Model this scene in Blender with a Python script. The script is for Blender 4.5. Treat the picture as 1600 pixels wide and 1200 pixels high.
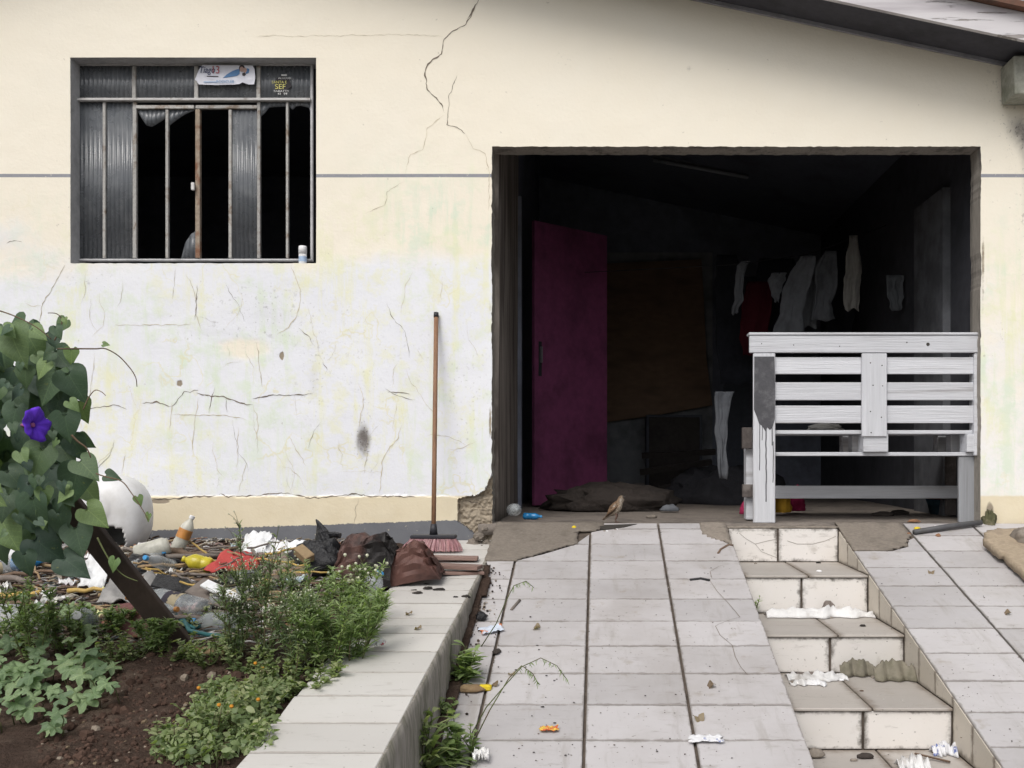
import bpy, bmesh, math, random
from mathutils import Vector, Matrix, noise as mnoise

random.seed(7)
for o in list(bpy.data.objects):
    bpy.data.objects.remove(o, do_unlink=True)
S = bpy.context.scene
COL = S.collection
R = math.radians
F = 1600.0            # focal length of the photograph in its own pixels
CX, CY, CZ = 938.0, 712.0, 0.384   # foot of the optical axis in the photograph, eye height over the garage floor
DW = 5.8              # distance of the facade

# ------------------------------------------------------------------ camera, sky, sun, exposure
cam_d = bpy.data.cameras.new('camera')
cam = bpy.data.objects.new('camera', cam_d); COL.objects.link(cam)
cam.location = (0, 0, CZ); cam.rotation_euler = (R(90), 0, 0)
cam_d.sensor_width = 36; cam_d.lens = 36 * F / 1600
cam_d.shift_x = -(CX - 800) / 1600; cam_d.shift_y = (CY - 600) / 1600
cam_d.clip_start = 0.05; cam_d.clip_end = 2000
S.camera = cam

SUN_EL, SUN_AZ = 50, 200     # azimuth: degrees clockwise from +Y (the sun stands behind the camera)
w = bpy.data.worlds.new('World'); S.world = w; w.use_nodes = True
nt = w.node_tree; bg = nt.nodes['Background']
sky = nt.nodes.new('ShaderNodeTexSky'); sky.sky_type = 'NISHITA'; sky.sun_disc = False
sky.sun_elevation = R(SUN_EL); sky.sun_rotation = R(SUN_AZ)
sky.air_density = 1.0; sky.dust_density = 4.0; sky.ozone_density = 1.0
hsv = nt.nodes.new('ShaderNodeHueSaturation'); hsv.inputs['Saturation'].default_value = 0.3
nt.links.new(sky.outputs[0], hsv.inputs['Color']); nt.links.new(hsv.outputs[0], bg.inputs[0])
bg.inputs[1].default_value = 0.15
sl = bpy.data.lights.new('sun', 'SUN'); sl.energy = 1.5; sl.angle = R(32); sl.color = (1, 0.96, 0.9)
sun = bpy.data.objects.new('sun', sl); COL.objects.link(sun); sun.location = (0, -3, 6)
az = R(SUN_AZ)
sdir = Vector((math.sin(az) * math.cos(R(SUN_EL)), math.cos(az) * math.cos(R(SUN_EL)), math.sin(R(SUN_EL))))
sun.rotation_euler = sdir.to_track_quat('Z', 'Y').to_euler()
S.view_settings.view_transform = 'Standard'; S.view_settings.look = 'None'
S.view_settings.gamma = 1; S.view_settings.use_curve_mapping = False
S.view_settings.exposure = 0.05
S.render.engine = 'CYCLES'
S.render.resolution_x = 1024; S.render.resolution_y = 768

# ------------------------------------------------------------------ helpers
def P(px, py, d):
    return Vector(((px - CX) * d / F, d, CZ - (py - CY) * d / F))
def WX(px, d=DW): return (px - CX) * d / F
def WZ(py, d=DW): return CZ - (py - CY) * d / F
def nz(x, y, z=0.0, s=1.0): return mnoise.noise(Vector((x * s, y * s, z * s)))
def sstep(a, b, x):
    t = min(1, max(0, (x - a) / (b - a))) if a != b else float(x > a)
    return t * t * (3 - 2 * t)
def rnd(a, b): return random.uniform(a, b)

def tag(o, label=None, cat=None, group=None, kind=None):
    if label: o['label'] = label
    if cat: o['category'] = cat
    if group: o['group'] = group
    if kind: o['kind'] = kind
    return o
def empty(name, loc, label=None, cat=None, group=None, kind=None):
    o = bpy.data.objects.new(name, None); COL.objects.link(o)
    o.location = loc; o.empty_display_size = 0.05
    return tag(o, label, cat, group, kind)
def adopt(o, parent):
    """parent without moving: every part is built in world space"""
    if parent is not None:
        o.parent = parent; o.matrix_parent_inverse = parent.matrix_basis.inverted()
    return o

class MB:
    """collects geometry in world space"""
    def __init__(s): s.V = []; s.Fc = []; s.C = None; s.col = None
    def add(s, vs, fs, M=None):
        b = len(s.V)
        for v in vs:
            s.V.append((M @ Vector(v)) if M is not None else Vector(v))
            if s.col is not None:
                if s.C is None: s.C = []
                s.C.append(s.col)
        for f in fs: s.Fc.append(tuple(b + i for i in f))
    def box(s, lo, hi, bev=0.0, M=None):
        x0, y0, z0 = lo; x1, y1, z1 = hi
        if bev <= 0:
            vs = [(x0,y0,z0),(x1,y0,z0),(x1,y1,z0),(x0,y1,z0),(x0,y0,z1),(x1,y0,z1),(x1,y1,z1),(x0,y1,z1)]
            fs = [(0,3,2,1),(4,5,6,7),(0,1,5,4),(1,2,6,5),(2,3,7,6),(3,0,4,7)]
            s.add(vs, fs, M); return
        bm = bmesh.new(); bmesh.ops.create_cube(bm, size=1)
        for v in bm.verts:
            v.co = Vector((x0 + (v.co.x + .5) * (x1 - x0), y0 + (v.co.y + .5) * (y1 - y0), z0 + (v.co.z + .5) * (z1 - z0)))
        bmesh.ops.bevel(bm, geom=bm.edges[:], offset=bev, segments=1, affect='EDGES')
        bm.verts.index_update()
        s.add([v.co.copy() for v in bm.verts], [[v.index for v in f.verts] for f in bm.faces], M); bm.free()
    def tube(s, pts, rad, n=7, cap=True, flat=1.0):
        pts = [Vector(p) for p in pts]; k = len(pts)
        if not hasattr(rad, '__len__'): rad = [rad] * k
        vs, fs = [], []
        up = Vector((0.13, 0.31, 0.94))
        for i, p in enumerate(pts):
            t = (pts[min(i + 1, k - 1)] - pts[max(i - 1, 0)])
            if t.length < 1e-9: t = Vector((0, 0, 1))
            t.normalize()
            u = t.cross(up)
            if u.length < 1e-3: u = t.cross(Vector((1, 0, 0)))
            u.normalize(); v = u.cross(t)
            for j in range(n):
                a = 2 * math.pi * j / n
                vs.append(p + (u * math.cos(a) + v * math.sin(a) * flat) * rad[i])
        for i in range(k - 1):
            for j in range(n):
                fs.append((i*n+j, i*n+(j+1) % n, (i+1)*n+(j+1) % n, (i+1)*n+j))
        if cap:
            fs.append(tuple(range(n))[::-1]); fs.append(tuple((k-1)*n+j for j in range(n)))
        s.add(vs, fs)
    def lathe(s, prof, n=16, M=None, cap=True):
        vs, fs = [], []
        for r, h in prof:
            for j in range(n):
                a = 2 * math.pi * j / n
                vs.append((r * math.cos(a), r * math.sin(a), h))
        for i in range(len(prof) - 1):
            for j in range(n):
                fs.append((i*n+j, i*n+(j+1) % n, (i+1)*n+(j+1) % n, (i+1)*n+j))
        if cap:
            fs.append(tuple(range(n))[::-1]); fs.append(tuple((len(prof)-1)*n+j for j in range(n)))
        s.add(vs, fs, M)
    def ext(s, poly, vec, M=None):
        """extrude polygon (3-D points, planar) by a vector"""
        n = len(poly); poly = [Vector(p) for p in poly]; vec = Vector(vec)
        vs = poly + [p + vec for p in poly]
        fs = [tuple(range(n))[::-1], tuple(range(n, 2*n))] + [(i, (i+1) % n, n+(i+1) % n, n+i) for i in range(n)]
        s.add(vs, fs, M)
    def grid(s, nu, nv, fn, M=None, thick=None):
        vs = [Vector(fn(u / nu, v / nv)) for v in range(nv + 1) for u in range(nu + 1)]
        fs = [(v*(nu+1)+u, v*(nu+1)+u+1, (v+1)*(nu+1)+u+1, (v+1)*(nu+1)+u) for v in range(nv) for u in range(nu)]
        s.add(vs, fs, M)
    def mesh(s, name, m, smooth=False):
        me = bpy.data.meshes.new(name)
        me.from_pydata([tuple(v) for v in s.V], [], s.Fc)
        if s.C is not None:
            at = me.color_attributes.new('Col', 'FLOAT_COLOR', 'POINT')
            flat = []
            for c in s.C: flat.extend((c[0], c[1], c[2], 1.0))
            at.data.foreach_set('color', flat)
        if m is not None:
            for mm in (m if isinstance(m, (list, tuple)) else [m]): me.materials.append(mm)
        if smooth: me.polygons.foreach_set('use_smooth', [True] * len(me.polygons))
        me.update(); return me
    def build(s, name, m, parent=None, smooth=False, fixn=True, thick=0):
        me = s.mesh(name, m, smooth)
        if fixn:
            bm = bmesh.new(); bm.from_mesh(me); bmesh.ops.recalc_face_normals(bm, faces=bm.faces[:]); bm.to_mesh(me); bm.free()
        o = bpy.data.objects.new(name, me); COL.objects.link(o)
        adopt(o, parent)
        if thick:
            md = o.modifiers.new('thickness', 'SOLIDIFY'); md.thickness = thick; md.offset = 0
        return o
def link_mesh(name, me, M, parent=None):
    o = bpy.data.objects.new(name, me); COL.objects.link(o); o.matrix_basis = M
    return adopt(o, parent)
def frame(axis, loc, roll=0.0, scale=1.0):
    """matrix whose local Z runs along axis"""
    q = Vector(axis).normalized().to_track_quat('Z', 'Y').to_matrix().to_4x4()
    return Matrix.Translation(Vector(loc)) @ q @ Matrix.Rotation(roll, 4, 'Z') @ Matrix.Scale(scale, 4)

# ------------------------------------------------------------------ materials
class NT:
    def __init__(s, name):
        s.m = bpy.data.materials.new(name); s.m.use_nodes = True
        s.t = s.m.node_tree; s.p = s.t.nodes['Principled BSDF']; s.out = s.t.nodes['Material Output']
    def n(s, typ, **kw):
        x = s.t.nodes.new('ShaderNode' + typ)
        for k, v in kw.items(): setattr(x, k, v)
        return x
    def put(s, sock, v):
        if isinstance(v, bpy.types.NodeSocket): s.t.links.new(v, sock)
        elif v is not None:
            if hasattr(v, '__len__') and len(v) == 3 and sock.type == 'RGBA': v = (*v, 1)
            sock.default_value = v
    def math(s, op, a, b=None, c=None, clamp=False):
        x = s.n('Math', operation=op, use_clamp=clamp)
        s.put(x.inputs[0], a)
        if b is not None: s.put(x.inputs[1], b)
        if c is not None: s.put(x.inputs[2], c)
        return x.outputs[0]
    def mix(s, f, a, b, blend='MIX'):
        x = s.n('Mix', data_type='RGBA', blend_type=blend)
        s.put(x.inputs[0], f); s.put(x.inputs[6], a); s.put(x.inputs[7], b)
        return x.outputs[2]
    def noise(s, vec, scale, detail=5, rough=.6, dist=0.0):
        x = s.n('TexNoise'); s.put(x.inputs['Vector'], vec)
        x.inputs['Scale'].default_value = scale; x.inputs['Detail'].default_value = detail
        x.inputs['Roughness'].default_value = rough; x.inputs['Distortion'].default_value = dist
        return x.outputs[0]
    def range(s, v, a, b, c=0.0, d=1.0):
        x = s.n('MapRange', interpolation_type='SMOOTHSTEP', clamp=True)
        s.put(x.inputs[0], v); s.put(x.inputs[1], a); s.put(x.inputs[2], b); s.put(x.inputs[3], c); s.put(x.inputs[4], d)
        return x.outputs[0]
    def coords(s, which='Object', rand=True, scale=None):
        tc = s.n('TexCoord'); v = tc.outputs[which]
        if scale:
            mp = s.n('Mapping'); s.put(mp.inputs[0], v); mp.inputs['Scale'].default_value = scale; v = mp.outputs[0]
        if rand:
            oi = s.n('ObjectInfo'); va = s.n('VectorMath', operation='ADD'); s.put(va.inputs[0], v)
            m = s.math('MULTIPLY', oi.outputs['Random'], 37.0)
            cb = s.n('CombineXYZ'); s.put(cb.inputs[0], m); s.put(cb.inputs[1], m); s.put(cb.inputs[2], m)
            s.put(va.inputs[1], cb.outputs[0]); v = va.outputs[0]
        return v
    def sep(s, v):
        x = s.n('SeparateXYZ'); s.put(x.inputs[0], v); return x.outputs
    def rand(s): return s.n('ObjectInfo').outputs['Random']
    def bump(s, h, strength, dist=0.01):
        b = s.n('Bump'); b.inputs['Strength'].default_value = strength; b.inputs['Distance'].default_value = dist
        s.put(b.inputs['Height'], h); s.put(s.p.inputs['Normal'], b.outputs[0])
    def set(s, **kw):
        for k, v in kw.items(): s.put(s.p.inputs[k.replace('_', ' ')], v)
        return s.m

def gm(name, col, col2=None, rough=.85, s1=5.0, thr=(.48, .68), var=.25, s2=30.0, bump=.3, bs=70.0, spec=.3, rv=0.15,
       stretch=None, bdist=.006, metal=0.0, trans=0.0):
    n = NT(name); v = n.coords('Object', True, stretch)
    c = col
    a = n.noise(v, s2)
    c = n.mix(1.0, c, n.mix(a, (1 - var * 1.6,) * 3, (1 + var * .6,) * 3), 'MULTIPLY')
    if col2 is not None:
        f = n.range(n.noise(v, s1, 6, .65), thr[0], thr[1])
        c = n.mix(f, c, n.mix(1.0, col2, n.mix(a, (1 - var,) * 3, (1 + var * .5,) * 3), 'MULTIPLY'))
    if rv:
        k = n.range(n.rand(), 0, 1, 1 - rv, 1 + rv)
        cb = n.n('CombineXYZ'); [n.put(cb.inputs[i], k) for i in range(3)]
        c = n.mix(1.0, c, cb.outputs[0], 'MULTIPLY')
    n.set(Base_Color=c, Roughness=rough, Specular_IOR_Level=spec, Metallic=metal)
    if trans: n.p.inputs['Transmission Weight'].default_value = trans
    if bump: n.bump(n.noise(v, bs, 6, .65), bump, bdist)
    return n.m

def attr_mat(name, rough=.8, spec=.3, var=.2, s2=60, sheen=0):
    n = NT(name); at = n.n('Attribute', attribute_name='Col')
    c = n.mix(1.0, at.outputs['Color'], n.mix(n.noise(n.coords('Object', False), s2), (1 - var * 1.5,) * 3, (1 + var * .5,) * 3), 'MULTIPLY')
    return n.set(Base_Color=c, Roughness=rough, Specular_IOR_Level=spec)

def leaf_mat(name, ca, cb, cc, attr=False, rough=.5, veins=False, tr=.35):
    """foliage: colour differs leaf by leaf, some light passes through"""
    n = NT(name)
    if attr: k = n.sep(n.n('Attribute', attribute_name='Col').outputs['Color'])[0]
    else: k = n.rand()
    r = n.n('ValToRGB'); n.put(r.inputs[0], k)
    e = r.color_ramp.elements
    e[0].position = 0; e[0].color = (*ca, 1); e[1].position = 1; e[1].color = (*cc, 1)
    m = e.new(.55); m.color = (*cb, 1)
    v = n.coords('Object', True)
    c = n.mix(1.0, r.outputs[0], n.mix(n.noise(v, 25), (.6,) * 3, (1.25,) * 3), 'MULTIPLY')
    hs = n.n('HueSaturation'); hs.inputs['Saturation'].default_value = .82; n.put(hs.inputs['Color'], c); c = hs.outputs[0]
    if veins:
        lx, ly, lz = n.sep(n.coords('Object', False)); ax_ = n.math('ABSOLUTE', lx)
        mid = n.range(ax_, .004, .016, 1, 0)
        ph = n.math('FRACT', n.math('MULTIPLY', n.math('SUBTRACT', ly, n.math('MULTIPLY', ax_, .75)), 6.5))
        side = n.math('MULTIPLY', n.range(n.math('ABSOLUTE', n.math('SUBTRACT', ph, .5)), .02, .075, 1, 0), n.range(ax_, .1, .42, .7, .15))
        vn = n.math('MAXIMUM', mid, side)
        c = n.mix(n.math('MULTIPLY', vn, .38), c, n.mix(1.0, c, (2.1, 1.9, 1.7), 'MULTIPLY'))
        # insect damage and yellowing in places
        c = n.mix(n.range(n.noise(v, 7, 4), .64, .74, 0, .6), c, (.20, .22, .06))
        c = n.mix(n.range(n.noise(v, 19, 3), .70, .74, 0, .7), c, (.10, .07, .035))
    n.set(Base_Color=c, Roughness=rough, Specular_IOR_Level=.45)
    tb = n.n('BsdfTranslucent'); n.put(tb.inputs['Color'], n.mix(1.0, c, (1.1, 1.25, .5, 1), 'MULTIPLY'))
    ms = n.n('MixShader'); ms.inputs[0].default_value = tr
    n.t.links.new(n.p.outputs[0], ms.inputs[1]); n.t.links.new(tb.outputs[0], ms.inputs[2])
    n.t.links.new(ms.outputs[0], n.out.inputs['Surface'])
    n.bump(n.noise(v, 60), .25, .004)
    return n.m

def plastic(name, col, alpha=1.0, rough=.2, spec=.5):
    n = NT(name)
    v = n.coords('Object', True)
    n.set(Base_Color=n.mix(n.range(n.noise(v, 14), .4, .75), col, tuple(c * .6 for c in col)), Roughness=rough, Specular_IOR_Level=spec)
    n.p.inputs['Alpha'].default_value = alpha
    n.bump(n.noise(v, 22, 3), .35, .01)
    return n.m

M = {}
M['soil'] = gm('soil', (.095, .064, .050), (.15, .108, .084), rough=1, s1=7, var=.45, s2=45, bump=1.0, bs=60, bdist=.02, spec=.1)
M['ground'] = gm('ground', (.11, .10, .085), (.08, .085, .05), rough=1, s1=.4, bump=.5, bs=20, spec=.1)
M['grout'] = gm('grout', (.16, .13, .108), (.085, .07, .06), s1=20, var=.35, bump=.6, bs=160, spec=.1)
M['concrete'] = gm('concrete', (.27, .235, .20), (.19, .165, .14), s1=9, var=.3, s2=60, bump=.6, bs=120, spec=.15)
M['concrete_floor'] = gm('concrete_floor', (.23, .20, .175), (.12, .105, .095), s1=4, var=.35, s2=40, bump=.4, bs=120, spec=.2)
M['kerb'] = gm('kerb', (.34, .315, .28), (.15, .145, .11), s1=7, thr=(.42, .68), var=.4, s2=35, bump=.8, bs=60, stretch=(1, 3, .35), spec=.1)
M['dimwall'] = gm('dimwall', (.20, .215, .27), (.13, .14, .175), s1=2, var=.3, s2=12, bump=.3, bs=40)  # interior dimness and its bluish veil are put into this wall colour
M['palewall'] = gm('palewall', (.24, .25, .27), (.13, .135, .145), s1=2.2, var=.3, s2=9, bump=.3, bs=40)
M['sidewall'] = gm('sidewall', (.30, .265, .235), (.10, .085, .075), s1=3.2, thr=(.42, .62), var=.35, s2=14, bump=.4, bs=60, stretch=(1, 4.5, .35), spec=.1)
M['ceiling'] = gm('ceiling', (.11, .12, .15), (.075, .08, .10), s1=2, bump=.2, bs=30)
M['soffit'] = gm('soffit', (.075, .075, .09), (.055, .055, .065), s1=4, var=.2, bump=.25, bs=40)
M['trim'] = gm('trim', (.30, .30, .33), (.22, .22, .24), s1=8, var=.2)
M['beam'] = gm('beam', (.40, .40, .345), (.22, .23, .185), s1=5, thr=(.42, .62), var=.35, bump=.6, bs=40)
M['roofing'] = gm('roofing', (.20, .10, .07), (.12, .08, .06), s1=3)

def fascia_mat():
    n = NT('fascia'); v = n.coords('Object', False, (.35, 1, 4.5))
    f = n.range(n.noise(v, 5.5, 7, .7), .58, .63)
    c = n.mix(f, (.62, .60, .62), n.mix(n.noise(v, 40), (.24, .22, .21), (.42, .39, .38)))
    c = n.mix(n.range(n.noise(v, 2.2), .45, .7), c, n.mix(1, c, (.72, .7, .72), 'MULTIPLY'))
    n.set(Base_Color=c, Roughness=.8)
    n.bump(n.math('MULTIPLY', f, -1), .8, .004); return n.m
M['fascia'] = fascia_mat()

def wall_mat():
    n = NT('facade_paint'); v = n.coords('Object', False); x, y, z = n.sep(v)
    at = n.n('Attribute', attribute_name='mask')
    sc = n.n('SeparateColor'); n.put(sc.inputs[0], at.outputs['Color']); mr, mg, mb = sc.outputs[0], sc.outputs[1], sc.outputs[2]
    ma = at.outputs['Alpha']
    n1 = n.noise(v, 2.3, 7, .62); n2 = n.noise(v, 9, 6, .65); n3 = n.noise(v, 45, 5, .6)
    stv = n.n('Mapping'); n.put(stv.inputs[0], v); stv.inputs['Scale'].default_value = (7, 1, .8)
    st = n.noise(stv.outputs[0], 2.2, 6, .65)
    cream = n.mix(n1, (.835, .768, .64), (.84, .798, .70))
    white = n.mix(n.noise(v, 3.3, 5), (.72, .735, .80), (.80, .81, .83))
    # white repaint shows where the mask and the noise agree
    pk = n.math('ADD', n.math('MULTIPLY', mr, 1.25), n.math('ADD', n.math('MULTIPLY', n1, .5), n.math('MULTIPLY', n2, .35)))
    peel = n.range(pk, .80, 1.22)
    c = n.mix(peel, cream, white)
    # pale yellow and green washes
    yg = n.mix(n.range(n.noise(v, 1.7, 4), .42, .58), (.76, .76, .53), (.66, .735, .60))
    wf = n.math('MULTIPLY', mb, n.math('ADD', n.range(n2, .45, .66, 0, .85), n.range(st, .48, .66, 0, .75)), clamp=True)
    c = n.mix(n.math('MULTIPLY', wf, .85), c, yg)
    # hairline crazing along the repaint
    vo = n.n('TexVoronoi', feature='DISTANCE_TO_EDGE'); wv = n.n('VectorMath', operation='ADD'); n.put(wv.inputs[0], v)
    nn = n.n('TexNoise'); n.put(nn.inputs['Vector'], v); nn.inputs['Scale'].default_value = 6; nn.inputs['Detail'].default_value = 5
    sv = n.n('VectorMath', operation='SCALE'); n.put(sv.inputs[0], nn.outputs['Color']); sv.inputs['Scale'].default_value = .35
    n.put(wv.inputs[1], sv.outputs[0]); n.put(vo.inputs['Vector'], wv.outputs[0]); vo.inputs['Scale'].default_value = 4.2
    hl = n.math('MULTIPLY', n.range(vo.outputs[0], .004, .035, 1, 0), n.math('MULTIPLY', mr, n.range(n.noise(v, 3.1, 3), .5, .62)))
    c = n.mix(n.math('MULTIPLY', hl, .55), c, (.70, .66, .42))
    # grime and mould specks
    spk = n.range(n.noise(v, 55, 3, .5), .60, .70)
    spk2 = n.range(n.noise(v, 24, 4, .6), .62, .72)
    gr = n.math('MULTIPLY', mg, n.math('ADD', n.math('MULTIPLY', spk, .75), n.math('ADD', n.math('MULTIPLY', spk2, .7), n.math('MULTIPLY', n.range(mg, .34, 1.1, 0, 1.1), n.range(n2, .25, .6, .35, 1)))), clamp=True)
    c = n.mix(gr, c, n.mix(n3, (.10, .09, .085), (.23, .21, .20)))
    # specks everywhere, sparse
    sp = n.math('MULTIPLY', n.range(n.noise(v, 31, 3, .5), .72, .77), .35)
    c = n.mix(sp, c, (.33, .29, .24))
    # the plinth: cream render band, then grey paint down to the ground
    zn = n.math('ADD', z, n.math('MULTIPLY', n.math('SUBTRACT', n2, .5), .018))
    band = n.range(zn, WZ(777), WZ(773), 1, 0)
    c = n.mix(band, c, n.mix(n2, (.66, .57, .40), (.75, .68, .53)))
    ze = n.math('ADD', n.math('MULTIPLY', x, (WZ(813) - WZ(829)) / (WX(700) - WX(230))), WZ(829) - WX(230) * (WZ(813) - WZ(829)) / (WX(700) - WX(230)))
    skf = n.range(n.math('SUBTRACT', n.math('ADD', z, n.math('MULTIPLY', n.math('SUBTRACT', n.noise(v, 60, 3), .5), .02)), ze), -.002, .002, 1, 0)
    grey = n.mix(n2, (.125, .13, .145), (.19, .195, .21))
    skf = n.math('MULTIPLY', skf, n.range(n.noise(v, 38, 4), .66, .72, 1, .25))
    c = n.mix(n.math('MULTIPLY', skf, n.range(x, WX(760), WX(775), 1, 0)), c, grey)
    # the painted grey line
    zl = n.math('ABSOLUTE', n.math('SUBTRACT', z, WZ(274.5)))
    line = n.math('MULTIPLY', n.range(zl, .0085, .0105, 1, 0), n.range(n.noise(v, 60, 3), .63, .7, .95, .35))
    c = n.mix(line, c, n.mix(n3, (.21, .22, .26), (.30, .31, .34)))
    # bare render where the paint coat is gone
    bare = n.range(n.math('ADD', ma, n.math('MULTIPLY', n.math('SUBTRACT', n2, .5), .5)), .45, .6)
    c = n.mix(bare, c, n.mix(n2, (.20, .165, .125), (.42, .36, .28)))
    n.set(Base_Color=c, Roughness=.85, Specular_IOR_Level=.2)
    h = n.math('ADD', n.math('MULTIPLY', n3, .35), n.math('ADD', n.math('MULTIPLY', n2, .6), n.math('MULTIPLY', n.math('ADD', peel, n.math('MULTIPLY', bare, -2.0)), .35)))
    n.bump(h, .55, .008)
    return n.m
M['wall'] = wall_mat()
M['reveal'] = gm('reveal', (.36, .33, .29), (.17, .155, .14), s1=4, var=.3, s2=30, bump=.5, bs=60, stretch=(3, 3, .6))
M['winreveal'] = gm('winreveal', (.52, .52, .53), (.36, .36, .37), s1=6, var=.25, bump=.3)

def tile_mat(name, ca, cb, grime, gcol=(.13, .11, .09), edge=.06, rough=.42):
    n = NT(name); v = n.coords('Object', True); g = n.coords('Generated', False); gx, gy, gz = n.sep(g)
    c = n.mix(n.noise(v, 3.5, 6, .6), ca, cb)
    k = n.range(n.rand(), 0, 1, .90, 1.06); cbn = n.n('CombineXYZ'); [n.put(cbn.inputs[i], k) for i in range(3)]
    c = n.mix(1.0, c, cbn.outputs[0], 'MULTIPLY')
    # scuffs run with the foot traffic
    mp = n.n('Mapping'); n.put(mp.inputs[0], v); mp.inputs['Scale'].default_value = (2.0, 7, 7)
    sc = n.range(n.noise(mp.outputs[0], 4, 6, .7), .55, .78, 0, .5 * grime)
    c = n.mix(sc, c, (.25, .225, .20))
    spk = n.range(n.noise(v, 70, 3, .5), .68, .74, 0, .6 * grime)
    c = n.mix(spk, c, (.16, .14, .12))
    blot = n.range(n.noise(v, 8, 5, .6), .6, .74, 0, .42 * grime)
    c = n.mix(blot, c, (.30, .26, .21))
    def ed(a): return n.math('MINIMUM', a, n.math('SUBTRACT', 1.0, a))
    dims = [gx, gy, gz]
    return n, v, c, dims, ed
def ramp_tile():
    n, v, c, (gx, gy, gz), ed = tile_mat('ramp_tile', (.405, .385, .385), (.505, .49, .50), 1.45)
    e = n.math('MINIMUM', ed(gx), n.math('MULTIPLY', ed(gy), .6))
    f = n.range(n.math('ADD', e, n.math('MULTIPLY', n.math('SUBTRACT', n.noise(v, 22, 4), .5), .07)), .0, .022, .6, 0)
    c = n.mix(f, c, (.16, .14, .12))
    wv = n.coords('Object', False)
    big = n.range(n.noise(wv, 1.6, 6, .65), .42, .68, 0, .55); c = n.mix(big, c, n.mix(1.0, c, (.76, .735, .70), 'MULTIPLY'))
    drip = n.n('Mapping'); n.put(drip.inputs[0], wv); drip.inputs['Scale'].default_value = (9, 1.4, 1)
    c = n.mix(n.range(n.noise(drip.outputs[0], 1.5, 6, .7), .54, .72, 0, .4), c, (.27, .245, .22))
    n.set(Base_Color=c, Roughness=n.range(n.noise(v, 6), .3, .7, .38, .7), Specular_IOR_Level=.4)
    n.bump(n.noise(v, 35, 4), .08, .004); return n.m
M['ramp_tile'] = ramp_tile()
def riser_tile():
    n, v, c, (gx, gy, gz), ed = tile_mat('riser_tile', (.64, .60, .55), (.70, .68, .67), 1.1)
    e = n.math('MINIMUM', n.math('MULTIPLY', ed(gx), 1.3), ed(gz))
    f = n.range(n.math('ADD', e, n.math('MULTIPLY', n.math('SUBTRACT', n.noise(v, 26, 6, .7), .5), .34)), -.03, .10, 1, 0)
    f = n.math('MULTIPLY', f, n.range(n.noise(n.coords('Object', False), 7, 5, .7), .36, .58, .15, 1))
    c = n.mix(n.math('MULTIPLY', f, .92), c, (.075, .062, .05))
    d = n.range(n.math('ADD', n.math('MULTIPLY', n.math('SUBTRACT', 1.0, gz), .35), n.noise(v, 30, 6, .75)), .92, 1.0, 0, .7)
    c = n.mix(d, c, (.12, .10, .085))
    n.set(Base_Color=c, Roughness=.5, Specular_IOR_Level=.4); n.bump(n.noise(v, 40, 4), .15, .004); return n.m
M['riser_tile'] = riser_tile()
def tread_tile():
    n, v, c, (gx, gy, gz), ed = tile_mat('tread_tile', (.37, .335, .30), (.47, .44, .41), 1.6)
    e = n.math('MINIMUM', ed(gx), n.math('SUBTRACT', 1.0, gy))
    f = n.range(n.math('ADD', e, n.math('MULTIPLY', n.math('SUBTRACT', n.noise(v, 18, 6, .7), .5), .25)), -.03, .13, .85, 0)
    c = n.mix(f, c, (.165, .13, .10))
    n.set(Base_Color=c, Roughness=.6); n.bump(n.noise(v, 40, 4), .2, .004); return n.m
M['tread_tile'] = tread_tile()
def cheek_tile():
    n, v, c, (gx, gy, gz), ed = tile_mat('cheek_tile', (.50, .45, .375), (.58, .53, .46), 1.0)
    f = n.range(n.math('ADD', n.math('MINIMUM', ed(gy), n.math('MULTIPLY', gz, .7)), n.math('MULTIPLY', n.math('SUBTRACT', n.noise(v, 26, 6, .7), .5), .25)), -.02, .10, .8, 0)
    c = n.mix(f, c, (.13, .105, .08))
    n.set(Base_Color=c, Roughness=.55); n.bump(n.noise(v, 40, 4), .15, .004); return n.m
M['cheek_tile'] = cheek_tile()
def ledge_tile():
    n, v, c, (gx, gy, gz), ed = tile_mat('path_slab', (.49, .47, .445), (.58, .565, .54), 1.0)
    f = n.range(n.math('ADD', ed(gy), n.math('MULTIPLY', n.math('SUBTRACT', n.noise(v, 22, 4), .5), .06)), .0, .03, .6, 0)
    c = n.mix(f, c, (.26, .23, .20))
    n.set(Base_Color=c, Roughness=.6); n.bump(n.noise(v, 35, 4), .15, .004); return n.m
M['ledge_tile'] = ledge_tile()

# ------------------------------------------------------------------ terrain and levels
RS = 0.266                                   # slope of the two tiled ramps
def ramp_z(d): return -(5.8 - d) * RS
def path_z(d): return -.7266 + .108 * d      # raised path and garden fall more gently
def garden_z(x, d):
    z = path_z(d) - .02
    t = sstep(-.95, -1.25, x)
    heap = sstep(4.15, 4.9, d) * (.035 + .05 * sstep(-1.0, -1.6, x)) * t * (1 - .8 * sstep(5.25, 5.6, d))
    z += heap + t * (.025 * nz(x, d, 3, 2.2) + .012 * nz(x, d, 9, 8))
    mx, md = (300 - CX) * 3.6 / F, 3.62
    z += .05 * math.exp(-((x - mx) / .35) ** 2 - ((d - md) / .2) ** 2)
    return z
def on_garden(px, py, lift=0.0):
    """where the line of sight through a photo pixel meets the garden"""
    d = 2.3
    while d < 5.76:
        x = (px - CX) * d / F
        g = garden_z(x, d) if x < -.965 else path_z(d)
        if CZ - (py - CY) * d / F <= g + lift: break
        d += .008
    x = (px - CX) * d / F
    return Vector((x, d, (garden_z(x, d) if x < -.965 else path_z(d)) + lift))
def on_ramp(px, py, lift=.009):
    d = 1.9268 / ((py - CY) / F + RS)
    return Vector(((px - CX) * d / F, d, ramp_z(d) + lift))
XL, XS0, XS1 = -.585, .706, 1.32             # left ramp edge, stair well left and right

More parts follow.
